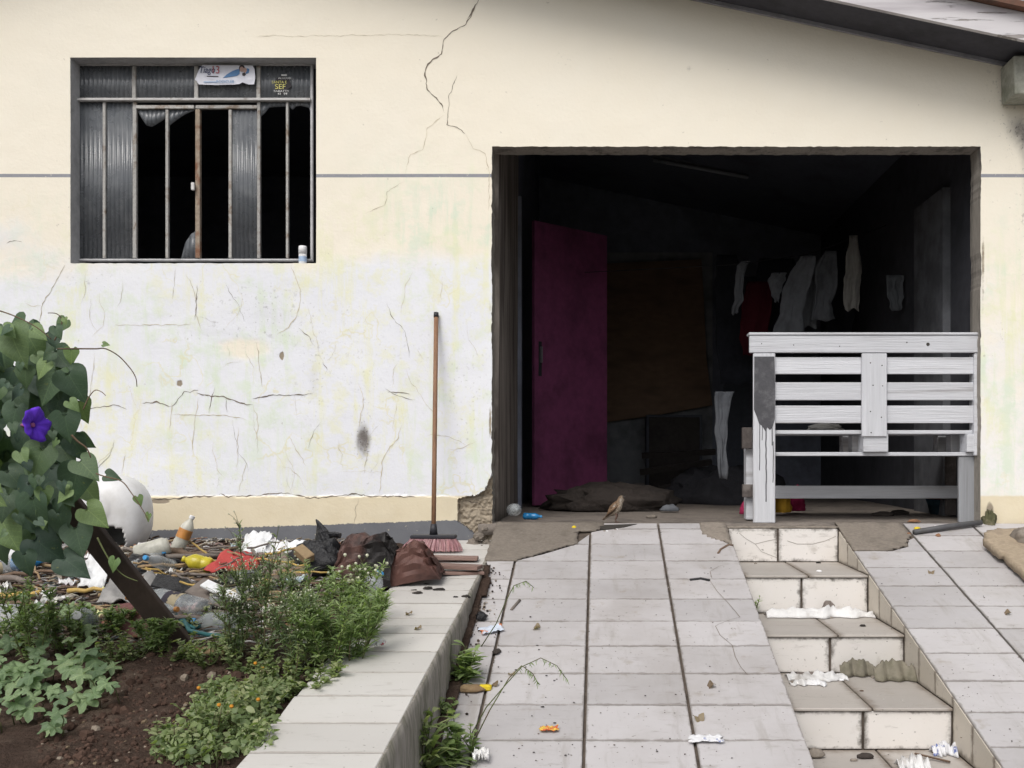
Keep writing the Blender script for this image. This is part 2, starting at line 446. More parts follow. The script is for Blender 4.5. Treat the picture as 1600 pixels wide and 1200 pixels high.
b = MB(); b.box((-300, -300, -1.6), (300, 300, -1.25)); g = b.build('ground', M['ground']); tag(g, kind='structure')
b = MB()
def bedfn(u, v):
    x = -5.6 + u * (5.6 - .955); d = 1.9 + v * (5.81 - 1.9)
    return (x, d, garden_z(x, d) + .010 * nz(x, d, 1, 22) * sstep(-.97, -1.05, x) + .006 * nz(x, d, 5, 60) - .012 * sstep(-1.05, -.97, x))
b.grid(190, 160, bedfn)
nb = len(b.V); b.box((-5.6, 1.9, -1.3), (-.975, 5.8, -.62))
g = b.build('garden_soil', M['soil'], smooth=True, fixn=False); tag(g, kind='structure')

def prism(mb, x0, x1, pts):
    """solid between x0 and x1 with a side outline given as (d, z)"""
    mb.ext([(x0, d, z) for d, z in pts], (x1 - x0, 0, 0))

# ---- left ramp with its tiles
ramp = MB(); prism(ramp, XL, XS0, [(1.2, ramp_z(1.2) - .004), (5.79, ramp_z(5.79) - .004), (5.79, -1.3), (1.2, -1.3)])
ramp = ramp.build('driveway_ramp', M['grout']); tag(ramp, kind='structure')
def tile_at(name, quad, h, m, parent, th=.010, jit=.0012):
    """tile with corners given as (x, d) on a slope function h; bevelled top edge"""
    mb = MB(); n = len(quad); c = Vector((sum(q[0] for q in quad) / n, sum(q[1] for q in quad) / n, 0))
    dz = rnd(-jit, jit); tx, td = rnd(-.004, .004), rnd(-.004, .004)
    top, mid, bot = [], [], []
    for x, d in quad:
        z = h(d) + .008 + dz + tx * (x - c.x) + td * (d - c.y)
        v = Vector((x, d, z)); k = (Vector((c.x, c.y, 0)) - Vector((x, d, 0)));
        k = k.normalized() * .0022
        top.append(v + k); mid.append(v - Vector((0, 0, .002))); bot.append(v - Vector((0, 0, th)))
    vs = top + mid + bot
    fs = [tuple(range(n))] + [(i, n+i, n+(i+1) % n, (i+1) % n) for i in range(n)] + [(n+i, 2*n+i, 2*n+(i+1) % n, n+(i+1) % n) for i in range(n)]
    mb.add(vs, fs); return mb.build(name, m, parent)
cols = [XL, -.4336, -.0555, .325, XS0]
rows = [5.684 - .2395 * i for i in range(19)]
GJ, GR = .0052, .0032
for ci in range(4):
    x0, x1 = cols[ci] + (GJ if ci else .004), cols[ci + 1] - (GJ if ci < 3 else 0)
    for ri in range(len(rows)):
        d1, d0 = rows[ri] - GR, (rows[ri + 1] if ri + 1 < len(rows) else rows[ri] - .2395) + GR
        if d0 < 1.25: continue
        q = [(x0, d0), (x1, d0), (x1, d1), (x0, d1)]
        if ci == 0 and ri < 2: continue
        if ci == 1 and ri == 0:
            q = [(-.13, d0), (x1, d0), (x1, d1 - .09)]
        if ci == 1 and ri == 1: q = [(x0, d0), (x1, d0), (x1, d1), (-.13, d1), (-.20, d1 - .06), (-.30, d1 - .145)]
        if ci == 2 and ri == 0: q = [(x0, d0), (x1, d0), (x1, d1), (x0 + .12, d1), (x0 + .05, d1 - .02), (x0, d1 - .05)]
        if ci == 3 and ri == 0: q = [(x0, d0), (x1 - .02, d0), (x1 - .08, d0 + .09), (x1 - .13, d1 - .05), (x1 - .10, d1), (x0, d1)]
        tile_at('tile', q, ramp_z, M['ramp_tile'], ramp)
for x0, x1 in ((-.0555 + GJ, .325 - GJ), (.325 + GJ, .56)):
    tile_at('tile', [(x0, 5.684 + GR), (x1, 5.684 + GR), (x1, 5.775), (x0, 5.775)], ramp_z, M['ramp_tile'], ramp)
# bare bedding where tiles have come off
def rough_sheet(name, poly, hfun, m, parent, amp=.004, sc=30, lift=.002, step=.02, skirt=.03):
    xs = [p[0] for p in poly]; ds = [p[1] for p in poly]
    def inside(x, y):
        c = False; n = len(poly); j = n - 1
        for i in range(n):
            xi, yi = poly[i]; xj, yj = poly[j]
            if (yi > y) != (yj > y) and x < (xj - xi) * (y - yi) / (yj - yi) + xi: c = not c
            j = i
        return c
    nx = max(2, int((max(xs) - min(xs)) / step)); nd = max(2, int((max(ds) - min(ds)) / step))
    mb = MB(); idx = {}; vs = []; fs = []
    for i in range(nx):
        for j in range(nd):
            cx = min(xs) + (i + .5) * (max(xs) - min(xs)) / nx; cd = min(ds) + (j + .5) * (max(ds) - min(ds)) / nd
            if not inside(cx, cd): continue
            f = []
            for a, c2 in ((i, j), (i + 1, j), (i + 1, j + 1), (i, j + 1)):
                if (a, c2) not in idx:
                    x = min(xs) + a * (max(xs) - min(xs)) / nx + .006 * nz(a, c2, 2, .7); d = min(ds) + c2 * (max(ds) - min(ds)) / nd + .006 * nz(a, c2, 8, .7)
                    idx[(a, c2)] = len(vs); vs.append((x, d, hfun(d) + lift + amp * nz(x, d, 4, sc)))
                f.append(idx[(a, c2)])
            fs.append(tuple(f))
    mb.add(vs, fs); o = mb.build(name, m, parent, smooth=True)
    md = o.modifiers.new('thickness', 'SOLIDIFY'); md.thickness = .012; md.offset = -1
    return o
rough_sheet('bedding_patch', [(XL, 5.20), (-.44, 5.20), (-.30, 5.31), (-.20, 5.39), (-.13, 5.45), (-.11, 5.56), (-.14, 5.63), (0, 5.66), (.02, 5.785), (XL, 5.785)], ramp_z, M['concrete'], ramp, lift=.004)
rough_sheet('bedding_patch', [(.56, 5.60), (.62, 5.52), (.70, 5.45), (.703, 5.66), (.703, 5.785), (.56, 5.785)], ramp_z, M['concrete'], ramp, amp=.008, lift=.003)

# ---- right ramp
rr = MB(); prism(rr, XS1 + .012, 3.4, [(1.2, ramp_z(1.2) - .004), (5.79, ramp_z(5.79) - .004), (5.79, -1.3), (1.2, -1.3)])
rr = rr.build('side_ramp', M['grout']); tag(rr, kind='structure')
cols = [XS1 + .004, 1.703, 2.084, 2.465, 2.846, 3.227]
rows = [5.343 + .2325 - .2325 * i for i in range(18)]
for ci in range(5):
    for ri in range(len(rows) - 1):
        d1, d0 = rows[ri] - GR, rows[ri + 1] + GR
        x0, x1 = cols[ci] + (GJ if ci else 0), cols[ci + 1] - GJ
        q = [(x0, d0), (x1, d0), (x1, d1), (x0, d1)]
        if ri == 0 and ci == 0: q = [(x0 + .20, d0), (x1, d0), (x1, d1 - .03), (x0 + .33, d1 - .07), (x0 + .30, d0 + .06)]
        tile_at('tile', q, ramp_z, M['ramp_tile'], rr)
for ci in range(1, 5):
    tile_at('tile', [(cols[ci] + GJ, 5.58), (cols[ci+1] - GJ, 5.58), (cols[ci+1] - GJ, 5.775), (cols[ci] + GJ, 5.775)], ramp_z, M['ramp_tile'], rr)
rough_sheet('bedding_patch', [(XS1 + .005, 5.35), (1.52, 5.352), (1.62, 5.42), (1.66, 5.52), (1.69, 5.57), (1.69, 5.785), (XS1 + .005, 5.785)], ramp_z, M['concrete'], rr, lift=.003)

# ---- steps between the ramps
NOSE = [5.677, 5.046, 4.446, 3.836, 3.23, 2.62, 2.0]
TOPZ = [-.018, -.205, -.392, -.560, -.718, -.885, -1.05]
st = MB(); out = []
for i in range(7):
    out += [(NOSE[i] + .012, TOPZ[i] - .010)]
    if i < 6: out += [(NOSE[i] + .012, TOPZ[i + 1] - .010)]
out = [(5.79, -.03)] + out + [(2.0, -1.3), (5.79, -1.3)]
prism(st, XS0 + .004, XS1 + .008, out)
st = st.build('entrance_steps', M['grout']); tag(st, kind='structure')
MIDX = [.985, .992, .998, .985, 1.0, 1.0, 1.0]
for i in range(6):
    zt, zb = TOPZ[i] - (.014 if i else .004), TOPZ[i + 1] + .002
    for a, c2 in ((XS0 + .006, MIDX[i] - .005), (MIDX[i] + .005, XS1 - .004)):
        mb = MB(); y0 = NOSE[i] + rnd(-.001, .001)
        mb.box((a, y0, zb), (c2, y0 + .012, zt), .0025)
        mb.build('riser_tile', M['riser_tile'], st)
    if i:
        d1 = NOSE[i - 1] + .008
        for a, c2 in ((XS0 + .006, MIDX[i] + .03), (MIDX[i] + .036, XS1 - .002)):
            mb = MB(); zz = TOPZ[i] + rnd(-.001, .001)
            mb.box((a, NOSE[i] - .010, zz - .012), (c2, d1 - .006, zz), .003)
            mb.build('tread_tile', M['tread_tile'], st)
    # tiled cheek of the right-hand ramp
    k = 3
    for j in range(k):
        da = NOSE[i + 1] + (NOSE[i] - NOSE[i + 1]) * j / k + .003; db = NOSE[i + 1] + (NOSE[i] - NOSE[i + 1]) * (j + 1) / k - .003
        mb = MB()
        mb.ext([(XS1, da, TOPZ[i + 1] + .002), (XS1, db, TOPZ[i + 1] + .002), (XS1, db, ramp_z(db) - .002), (XS1, da, ramp_z(da) - .002)], (.011, 0, 0))
        mb.build('cheek_tile', M['cheek_tile'], st)
rough_sheet('bedding_patch', [(XS0, 5.69), (XS1, 5.69), (XS1, 5.79), (XS0, 5.79)], lambda d: -.012, M['concrete'], st, amp=.006)

# ---- raised path between garden and ramp
pt = MB(); prism(pt, -.962, XL - .012, [(1.9, path_z(1.9) - .006), (5.8, path_z(5.8) - .006), (5.8, -1.3), (1.9, -1.3)])
pt = pt.build('raised_path', M['grout']); tag(pt, kind='structure')
kb = MB()
def kerbfn(u, v):
    d = 1.9 + u * 3.62; z0, z1 = ramp_z(d) - .02, path_z(d) + .004
    if z0 > z1 - .004: z0 = z1 - .004
    z = z0 + v * (z1 - z0); y = .006 * nz(d, z, 0, 14) + .004 * nz(d, z, 7, 45)
    return (XL - .002 + y - .006 * (v > .97), d, z)
kb.grid(150, 12, kerbfn)
kb = kb.build('kerb_face', M['kerb'], pt, smooth=True); md = kb.modifiers.new('thickness', 'SOLIDIFY'); md.thickness = .014; md.offset = -1
rws = [1.9, 2.09, 2.32, 2.545, 2.77, 2.985, 3.217, 3.45, 3.684, 3.915, 4.02, 4.134, 4.37, 4.60, 4.83, 5.06, 5.29, 5.52, 5.79]
for a, c2 in zip(rws[:-1], rws[1:]):
    xl = -.962 + .0 if c2 < 3.4 else -.962
    tile_at('slab', [(xl + rnd(0, .012), a + .004), (XL - .002, a + .004), (XL - .002, c2 - .004), (xl + rnd(0, .012), c2 - .004)], path_z, M['ledge_tile'], pt)

# ------------------------------------------------------------------ the house
house = empty('house', (-1.2, DW + 2, 0), 'run-down single-storey house with cream and white peeling walls and a dark open garage', 'house')
ROOF_S = .212
def roof_z(x):
    ridge = -2.6
    zr = 2.61 + (2.27 - ridge) * ROOF_S
    return zr - abs(x - ridge) * ROOF_S
WINX0, WINX1, WINZ0, WINZ1 = WX(110), WX(494), WZ(411), WZ(90)
GX0, GX1, GZ1 = WX(769), WX(1532), WZ(229)
def lines(spec):
    out = []
    for a, c2, s in spec:
        n = max(1, round((c2 - a) / s)); out += [a + (c2 - a) * i / n for i in range(n)]
    return out + [spec[-1][1]]
xl = lines([(-6.6, -3.5, .1), (-3.5, WINX0, .016), (WINX0, WINX1, .016), (WINX1, WX(700), .016), (WX(700), GX0, .006), (GX0, GX1, .016), (GX1, WX(1600), .010), (WX(1600), 2.95, .06)])
zl = lines([(-.45, WZ(880), .05), (WZ(880), WZ(755), .006), (WZ(755), WINZ0, .016), (WINZ0, GZ1, .016), (GZ1, WINZ1, .016), (WINZ1, 3.02, .016), (3.02, 3.72, .1)])
BROKE = [(716, 779), (742, 775), (758, 766), (764, 750), (770, 742), (772, 880), (728, 880), (735, 852), (742, 834), (728, 822), (716, 814)]
def in_poly(px, py, poly):
    c = False; j = len(poly) - 1
    for i in range(len(poly)):
        xi, yi = poly[i]; xj, yj = poly[j]
        if (yi > py) != (yj > py) and px < (xj - xi) * (py - yi) / (yj - yi) + xi: c = not c
        j = i
    return c
def wall_off(x, z):
    """how far the facade stands proud of its plane (towards the camera)"""
    px, py = x * F / DW + CX, CY - (z - CZ) * F / DW
    o = .004 * nz(x, z, 0, 1.7) + .0015 * nz(x, z, 4, 9)
    e = 776 + 4 * nz(px, 0, 0, .03) + 2 * nz(px, 3, 0, .15)
    if px < 772: o += .008 * sstep(e - 2, e + 1, py)
    if in_poly(px + 2.5 * nz(px, py, 1, .15), py + 2.5 * nz(px, py, 6, .15), BROKE):
        o -= .030 + .012 * nz(x, z, 2, 22) + .010 * nz(x, z, 5, 60)
        if py < 795: o -= .012
    return o
def wmask(x, z):
    px, py = x * F / DW + CX, CY - (z - CZ) * F / DW
    r = sstep(270, 540, py + 70 * nz(px, py, 2, .005) + 40 * nz(px, py, 6, .015) - 40 * sstep(500, 760, px) * sstep(760, 500, px)) * (1 - sstep(1500, 1535, px) * .55)
    r *= 1 - .75 * math.exp(-((px - 380) / 60) ** 2 - ((py - 545) / 25) ** 2)
    gd = 0
    def blob(cx, cy, rx, ry, k): return k * math.exp(-((px - cx) / rx) ** 2 - ((py - cy) / ry) ** 2)
    gd += blob(567, 690, 12, 25, 1.1) + blob(571, 670, 18, 50, .30) + blob(578, 745, 14, 30, .35)
    gd += blob(400, 470, 90, 32, .36) + blob(430, 500, 60, 22, .30) + blob(330, 520, 80, 12, .45) + blob(150, 440, 60, 15, .4)
    gd += blob(490, 600, 18, 60, .4) + blob(1590, 205, 26, 40, .7) + blob(1602, 290, 12, 130, .6) + blob(1560, 520, 12, 18, .45) + blob(1565, 130, 22, 60, .5)
    gd += blob(300, 760, 200, 25, .25) + blob(560, 560, 200, 90, .22) + blob(880, 92, 14, 12, .3) + blob(1076, 107, 5, 7, .8) + blob(730, 640, 30, 120, .3)
    gr = sstep(250, 480, py) * sstep(800, 740, py) * .8 + blob(680, 330, 120, 80, .7) + sstep(1532, 1545, px) * sstep(420, 520, py) * .9
    gr += blob(230, 60, 260, 60, .25) * 0
    a = 0
    if in_poly(px, py, BROKE): a = 1
    a = max(a, blob(1575, 205, 16, 26, .45), blob(1547, 845 - 30, 10, 38, .9) if px > 1530 else 0, blob(250, 783, 24, 6, .85), blob(440, 556, 5, 10, .95), blob(281, 599, 8, 9, .8))
    a = max(a, blob(766, 660, 4, 60, .6), blob(766, 480, 3, 40, .5), blob(1536, 420, 4, 130, .62), blob(730, 855, 14, 22, .6), blob(752, 850, 14, 30, .7))
    return (min(1, r), min(1, gd), min(1, gr), min(1, a))
def facade():
    V, Fa, mi, mask = [], [], [], []
    ix = {}
    eps = 1e-6
    def hole(xc, zc):
        if WINX0 < xc < WINX1 and WINZ0 < zc < WINZ1: return True
        if GX0 < xc < GX1 and zc < GZ1: return True
        return False
    def vert(i, j):
        if (i, j) in ix: return ix[(i, j)]
        x, z = xl[i], min(zl[j], roof_z(xl[i]) + .02)
        dx = dz = 0
        if abs(x - GX0) < eps and z < GZ1 - .01: dx = -max(0, .002 + .008 * nz(0, z, 1, 5) + .005 * nz(0, z, 3, 23) + .004 * nz(0, z, 6, 61))
        if abs(x - GX1) < eps and z < GZ1 - .01: dx = max(0, .002 + .009 * nz(0, z, 8, 4.3) + .005 * nz(0, z, 5, 21) + .004 * nz(0, z, 2, 57))
        if abs(z - GZ1) < eps and GX0 - .01 < x < GX1 + .01: dz = .004 * nz(x, 0, 2, 14) + .004 * nz(x, 0, 7, 40)
        if abs(z - WINZ0) < eps and WINX0 < x < WINX1: dz = -.004 * abs(nz(x, 0, 3, 18)) - .004 * abs(nz(x, 0, 3, 50))
        ix[(i, j)] = len(V); V.append((x + dx, DW - wall_off(x, z), z + dz)); mask.append(wmask(x, z)); return ix[(i, j)]
    for i in range(len(xl) - 1):
        for j in range(len(zl) - 1):
            xc, zc = (xl[i] + xl[i+1]) / 2, (zl[j] + zl[j+1]) / 2
            if hole(xc, zc): continue
            if zl[j] > roof_z(xc) + .1: continue
            Fa.append((vert(i, j), vert(i+1, j), vert(i+1, j+1), vert(i, j+1))); mi.append(0)
    # reveals: extrude the rims of the two openings inwards
    def rim(a, b2, depth, m, flip=False):
        k = len(V)
        for q in (a, b2):
            x, y, z = V[q]; V.append((x, DW + depth, z)); mask.append((0, 0, 0, 0))
        Fa.append((a, k, k + 1, b2) if not flip else (b2, k + 1, k, a)); mi.append(m)
    for j in range(len(zl) - 1):
        zc = (zl[j] + zl[j+1]) / 2
        if WINZ0 < zc < WINZ1:
            for xv in (WINX0, WINX1):
                i = min(range(len(xl)), key=lambda q: abs(xl[q] - xv)); rim(vert(i, j), vert(i, j+1), .17, 2)
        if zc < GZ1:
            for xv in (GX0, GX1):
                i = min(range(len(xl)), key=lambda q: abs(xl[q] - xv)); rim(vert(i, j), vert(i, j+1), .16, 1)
    for i in range(len(xl) - 1):
        xc = (xl[i] + xl[i+1]) / 2
        if WINX0 < xc < WINX1:
            for zv in (WINZ0, WINZ1):
                j = min(range(len(zl)), key=lambda q: abs(zl[q] - zv)); rim(vert(i, j), vert(i+1, j), .17, 2)
        if GX0 < xc < GX1:
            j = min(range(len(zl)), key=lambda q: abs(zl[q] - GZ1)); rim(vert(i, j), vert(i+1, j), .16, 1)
    me = bpy.data.meshes.new('front_wall'); me.from_pydata(V, [], Fa)
    for k in ('wall', 'reveal', 'winreveal'): me.materials.append(M[k])
    me.polygons.foreach_set('material_index', mi)
    at = me.color_attributes.new('mask', 'FLOAT_COLOR', 'POINT')
    flat = []
    for c in mask: flat.extend(c)
    at.data.foreach_set('color', flat)
    me.update()
    o = bpy.data.objects.new('front_wall', me); COL.objects.link(o); return adopt(o, house)
fw = facade()

M['crack'] = gm('crack', (.24, .20, .16), (.11, .09, .075), s1=30, var=.4, rough=1, spec=0, bump=0)
M['crack_pale'] = gm('crack_pale', (.62, .55, .42), (.47, .40, .30), s1=40, var=.3, rough=1, spec=0, bump=0)
def crack(pts, wpx, m='crack', amp=2.0):
    """a thin irregular strip lying on the facade along photo points"""
    fine = []
    for (x0, y0), (x1, y1) in zip(pts[:-1], pts[1:]):
        L = math.hypot(x1 - x0, y1 - y0); k = max(1, int(L / 3.0))
        for i in range(k): fine.append((x0 + (x1 - x0) * i / k, y0 + (y1 - y0) * i / k))
    fine.append(pts[-1]); n = len(fine)
    mb = MB(); vs = []; sd = rnd(0, 99)
    for i, (x, y) in enumerate(fine):
        a = fine[max(0, i - 1)]; c2 = fine[min(n - 1, i + 1)]
        tx, ty = c2[0] - a[0], c2[1] - a[1]; L = math.hypot(tx, ty) or 1
        nx, ny = -ty / L, tx / L
        j = amp * (nz(i, sd, 0, .35) + .5 * nz(i, sd, 5, .9))
        end = min(1, i / 4, (n - 1 - i) / 4)
        wd = wpx * .72 * (.3 + 1.5 * abs(nz(i, sd, 9, .3))) * (.15 + .85 * end) / 2
        for s in (-1, 1):
            qx, qy = x + nx * (j + s * wd), y + ny * (j + s * wd)
            X, Z = WX(qx), WZ(qy); vs.append((X, DW - wall_off(X, Z) - .0016, Z))
    fs = [(2*i, 2*i+1, 2*i+3, 2*i+2) for i in range(n - 1)]
    mb.add(vs, fs); return mb.build('crack', M[m], fw, fixn=True)
for pts, wd, m in [
    ([(748,-14),(748,0),(738,20),(728,38),(700,54),(692,68),(690,85),(668,100),(664,115),(668,140),(690,162),(694,176)], 2.6, 'crack'),
    ([(742,8),(737,20),(730,30)], 4.5, 'crack'),
    ([(714,118),(702,150),(698,195),(720,202)], 1.6, 'crack'), ([(712,200),(720,202),(727,208)], 4.0, 'crack'),
    ([(694,180),(668,200),(662,235),(640,240),(633,272)], 1.1, 'crack_pale'), ([(632,283),(605,300),(602,320),(570,333)], 1.0, 'crack_pale'),
    ([(727,208),(740,232),(758,240),(764,270),(764,330)], 1.3, 'crack_pale'),
    ([(102,414),(82,450),(66,474),(62,505)], 1.8, 'crack_pale'), ([(40,474),(52,478),(64,476)], 1.6, 'crack_pale'),
    ([(223,630),(245,628),(268,636)], 3.0, 'crack'), ([(268,636),(280,622),(288,612),(310,610)], 2.2, 'crack'),
    ([(307,614),(330,618),(350,620),(375,630),(395,632)], 3.4, 'crack'), ([(395,632),(401,650),(403,668),(400,690)], 2.2, 'crack_pale'),
    ([(395,622),(430,618),(460,617),(488,616)], 2.4, 'crack'), ([(130,640),(160,636),(180,632),(198,640)], 2.2, 'crack'),
    ([(270,648),(300,649),(345,648),(385,655)], 1.8, 'crack_pale'), ([(401,535),(405,570),(410,604)], 2.0, 'crack_pale'),
    ([(270,625),(265,672)], 1.5, 'crack_pale'), ([(310,622),(305,655),(300,705)], 1.7, 'crack_pale'), ([(372,668),(371,735)], 1.5, 'crack_pale'),
    ([(452,682),(478,728)], 1.6, 'crack_pale'), ([(336,606),(326,646)], 1.4, 'crack'), ([(353,622),(354,645)], 1.4, 'crack'),
    ([(455,414),(468,450),(470,470),(463,495),(450,512),(432,524)], 1.8, 'crack_pale'), ([(465,512),(482,524),(492,542)], 1.6, 'crack'),
    ([(235,779),(270,779),(310,776),(338,774)], 3.4, 'crack'), ([(338,774),(345,770),(352,776),(400,774)], 2.2, 'crack'), ([(400,775),(422,771),(455,771)], 2.0, 'crack'),
    ([(455,771),(485,778),(520,776),(556,771),(580,776),(612,775),(650,777)], 2.6, 'crack'),
    ([(628,664),(622,685),(604,706),(597,722),(594,772)], 1.8, 'crack_pale'), ([(560,600),(568,622),(564,650),(561,670)], 1.8, 'crack_pale'),
    ([(606,613),(625,612),(640,616)], 2.2, 'crack'), ([(274,418),(270,468)], 1.3, 'crack_pale'), ([(309,446),(305,500)], 1.6, 'crack'),
    ([(196,702),(190,742)], 1.5, 'crack_pale'), ([(385,722),(372,772)], 1.2, 'crack_pale'), ([(180,507),(240,508),(300,507)], 1.2, 'crack_pale'),
    ([(10,380),(22,376),(34,377)], 2.2, 'crack'), ([(650,545),(663,562)], 1.4, 'crack_pale'), ([(724,782),(745,786),(760,796)], 2.6, 'crack'),
    ([(400,56),(460,57),(560,55),(640,54),(692,57)], .8, 'crack_pale'), ([(504,566),(512,578)], 2.6, 'crack'), ([(560,776),(556,800),(553,826)], 1.2, 'crack_pale')]:
    crack(pts, wd, m)

random.seed(17)
for i in range(44):
    x, y = rnd(120, 745), rnd(425, 765); a = random.choice((0, 1.5, 1.57, 1.7)) + rnd(-.4, .4); pts = [(x, y)]
    for k in range(random.randint(3, 8)):
        a += rnd(-.4, .4); x += math.cos(a) * rnd(7, 15); y += math.sin(a) * rnd(7, 15)
        if not (110 < x < 752 and 418 < y < 770): break
        pts.append((x, y))
    if len(pts) > 2: crack(pts, rnd(.5, 1.2), 'crack_pale' if random.random() < .8 else 'crack', 1.5)

# ---- roof overhang
def slope_box(x0, x1, y0, y1, lo, hi):
    """prism following the right-hand roof slope between two x, lo/hi measured from the soffit line"""
    return [(x0, y0, roof_z(x0) + lo), (x1, y0, roof_z(x1) + lo), (x1, y1, roof_z(x1) + lo), (x0, y1, roof_z(x0) + lo),
            (x0, y0, roof_z(x0) + hi), (x1, y0, roof_z(x1) + hi), (x1, y1, roof_z(x1) + hi), (x0, y1, roof_z(x0) + hi)]
BF = [(0,3,2,1),(4,5,6,7),(0,1,5,4),(1,2,6,5),(2,3,7,6),(3,0,4,7)]
OH = .36
for x0, x1 in ((-2.6, 2.98), (-6.6, -2.6)):
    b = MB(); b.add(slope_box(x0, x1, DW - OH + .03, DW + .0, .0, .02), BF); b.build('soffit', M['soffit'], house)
    b = MB(); b.add(slope_box(x0, x1, DW - .022, DW - .006, -.022, -.001), BF); b.build('wall_trim', M['trim'], house)
    b = MB(); b.add(slope_box(x0, x1, DW - OH, DW - OH + .028, -.022, .125), BF); b.build('fascia_board', M['fascia'], house)
    b = MB(); b.add(slope_box(x0, x1, DW - OH - .05, 11.2, .128, .16), BF); b.build('roof_sheet', M['roofing'], house)
# end of the side beam under the eave
b = MB(); bx0, bx1 = WX(1563), 2.98
def beamshape(y, k): return [(bx0 + .002 + k, y, WZ(166, DW)), (bx1, y, WZ(166, DW)), (bx1, y, roof_z(bx1) - .024), (bx0 + .05, y, roof_z(bx0 + .05) - .026), (bx0 - .004 + k, y, WZ(108))]
b.ext(beamshape(DW - .20, .0), (0, .19, 0)); b = b.build('side_beam', M['beam'], house)
md = b.modifiers.new('edge', 'BEVEL'); md.width = .008; md.segments = 2

# ---- inside of the garage
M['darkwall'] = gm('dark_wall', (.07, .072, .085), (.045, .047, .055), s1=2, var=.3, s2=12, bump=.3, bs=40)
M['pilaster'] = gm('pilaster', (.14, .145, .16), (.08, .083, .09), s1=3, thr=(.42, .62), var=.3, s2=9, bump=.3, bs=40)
M['bundle'] = gm('bundle', (.03, .03, .036), (.02, .02, .024), s1=5, var=.3, bump=.6, bs=25, bdist=.02)
YB = 10.4; IX0, IX1 = GX0 - .03, 2.24
def slab(name, lo, hi, m, parent=house): bb = MB(); bb.box(lo, hi); return bb.build(name, m, parent)
fl = MB()
fl.grid(40, 60, lambda u, v: (IX0 - .05 + u * (IX1 - IX0 + .1), DW - .012 + v * (YB - DW + .1), .004 * nz(u * 3, v * 5, 0, 3) - (.006 if v == 0 else 0)))
fl = fl.build('garage_floor', M['concrete_floor'], house, smooth=True); md = fl.modifiers.new('thickness', 'SOLIDIFY'); md.thickness = .06; md.offset = -1
sidew = MB(); sidew.grid(60, 40, lambda u, v: (IX0 + .006 * nz(u * 5, v * 2, 0, 2), DW + .155 + u * 1.45, -.02 + v * 3.3))
sidew = sidew.build('interior_wall', M['sidewall'], house, smooth=True); md = sidew.modifiers.new('thickness', 'SOLIDIFY'); md.thickness = .1; md.offset = 0
slab('interior_wall', (IX0 - .08, DW + 1.6, -.05), (IX0 + .02, YB + .1, 3.4), M['dimwall'])
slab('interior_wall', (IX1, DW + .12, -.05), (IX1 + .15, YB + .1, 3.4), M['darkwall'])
slab('interior_wall', (IX0 - .1, YB, -.05), (IX1 + .15, YB + .12, 3.6), M['dimwall'])
slab('pilaster', (IX1 - .05, 6.55, 0), (IX1 + .01, 7.15, 2.1), M['pilaster'])
slab('door_jamb', (IX0 + .02, 7.36, 0), (IX0 + .075, 7.44, 2.25), M['dimwall'])
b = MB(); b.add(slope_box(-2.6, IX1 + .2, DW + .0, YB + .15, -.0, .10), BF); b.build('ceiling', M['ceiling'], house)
# lower pale dado of the back wall and a flat dark sheet painting a doorway's shade beside the board
slab('wall_panel', (WX(944, YB), YB - .012, 0), (WX(1113, YB), YB + .002, WZ(395, YB)), M['palewall'])
slab('doorway_shade', (WX(1130, YB), YB - .02, 0), (WX(1200, YB), YB - .002, 2.2), M['ceiling'])
# dark room behind the window
slab('interior_wall', (-4.2, DW + 3.0, -.05), (IX0 - .1, DW + 3.1, 3.8), M['dimwall'])
slab('interior_wall', (-4.3, DW + .1, -.05), (-4.2, DW + 3.1, 3.4), M['dimwall'])
slab('interior_wall', (IX0 - .2, DW + .17, -.05), (IX0 - .09, DW + 3.1, 3.4), M['dimwall'])
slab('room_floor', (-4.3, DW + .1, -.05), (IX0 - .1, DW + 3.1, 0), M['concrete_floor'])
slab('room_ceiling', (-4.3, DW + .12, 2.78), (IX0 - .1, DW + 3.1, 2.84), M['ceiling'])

# ---- the window
DF = 5.905
M['ironframe'] = gm('ironframe', (.44, .43, .41), (.22, .17, .13), s1=14, thr=(.5, .66), var=.3, s2=60, bump=.5, bs=90, spec=.4, rough=.6)
M['rustframe'] = gm('rustframe', (.33, .27, .21), (.20, .10, .06), s1=10, thr=(.42, .6), var=.35, s2=50, bump=.6, bs=80)
M['whiteframe'] = gm('whiteframe', (.62, .61, .60), (.35, .33, .31), s1=12, thr=(.55, .7), var=.2)
def glass_mat():
    n = NT('fluted_glass'); v = n.coords('Object', False)
    n.set(Base_Color=n.mix(n.range(n.noise(v, 7, 6), .4, .7), (.12, .13, .145), (.18, .19, .205)), Roughness=n.range(n.noise(v, 9), .3, .7, .16, .4), Specular_IOR_Level=.55)
    n.p.inputs['Transmission Weight'].default_value = .25
    return n.m
M['glass'] = glass_mat()
win = MB()
def wb(mb, x0, y0, x1, y1, d0, d1, bev=.003):
    mb.box((WX(x0, DF), d0, WZ(y1, DF)), (WX(x1, DF), d1, WZ(y0, DF)), bev)
wb(win, 117, 101, 122, 408, DF - .02, DF + .02); wb(win, 485, 101, 489, 408, DF - .004, DF + .02)
wb(win, 122, 97, 487, 103, DF - .01, DF + .02); wb(win, 122, 405, 487, 408, DF - .015, DF + .02)
window = win.build('window', M['winreveal'], house)
def bar(x0, y0, x1, y1, m, d0=DF - .012, d1=DF + .010):
    mb = MB(); wb(mb, x0, y0, x1, y1, d0, d1, .002)
    return mb.build('glazing_bar', M[m], window)
bar(121, 155.5, 487, 159.5, 'whiteframe', DF - .030, DF + .014)
for x in (210.5, 307.5, 404.5): bar(x - 3, 104, x + 3, 155, 'ironframe')
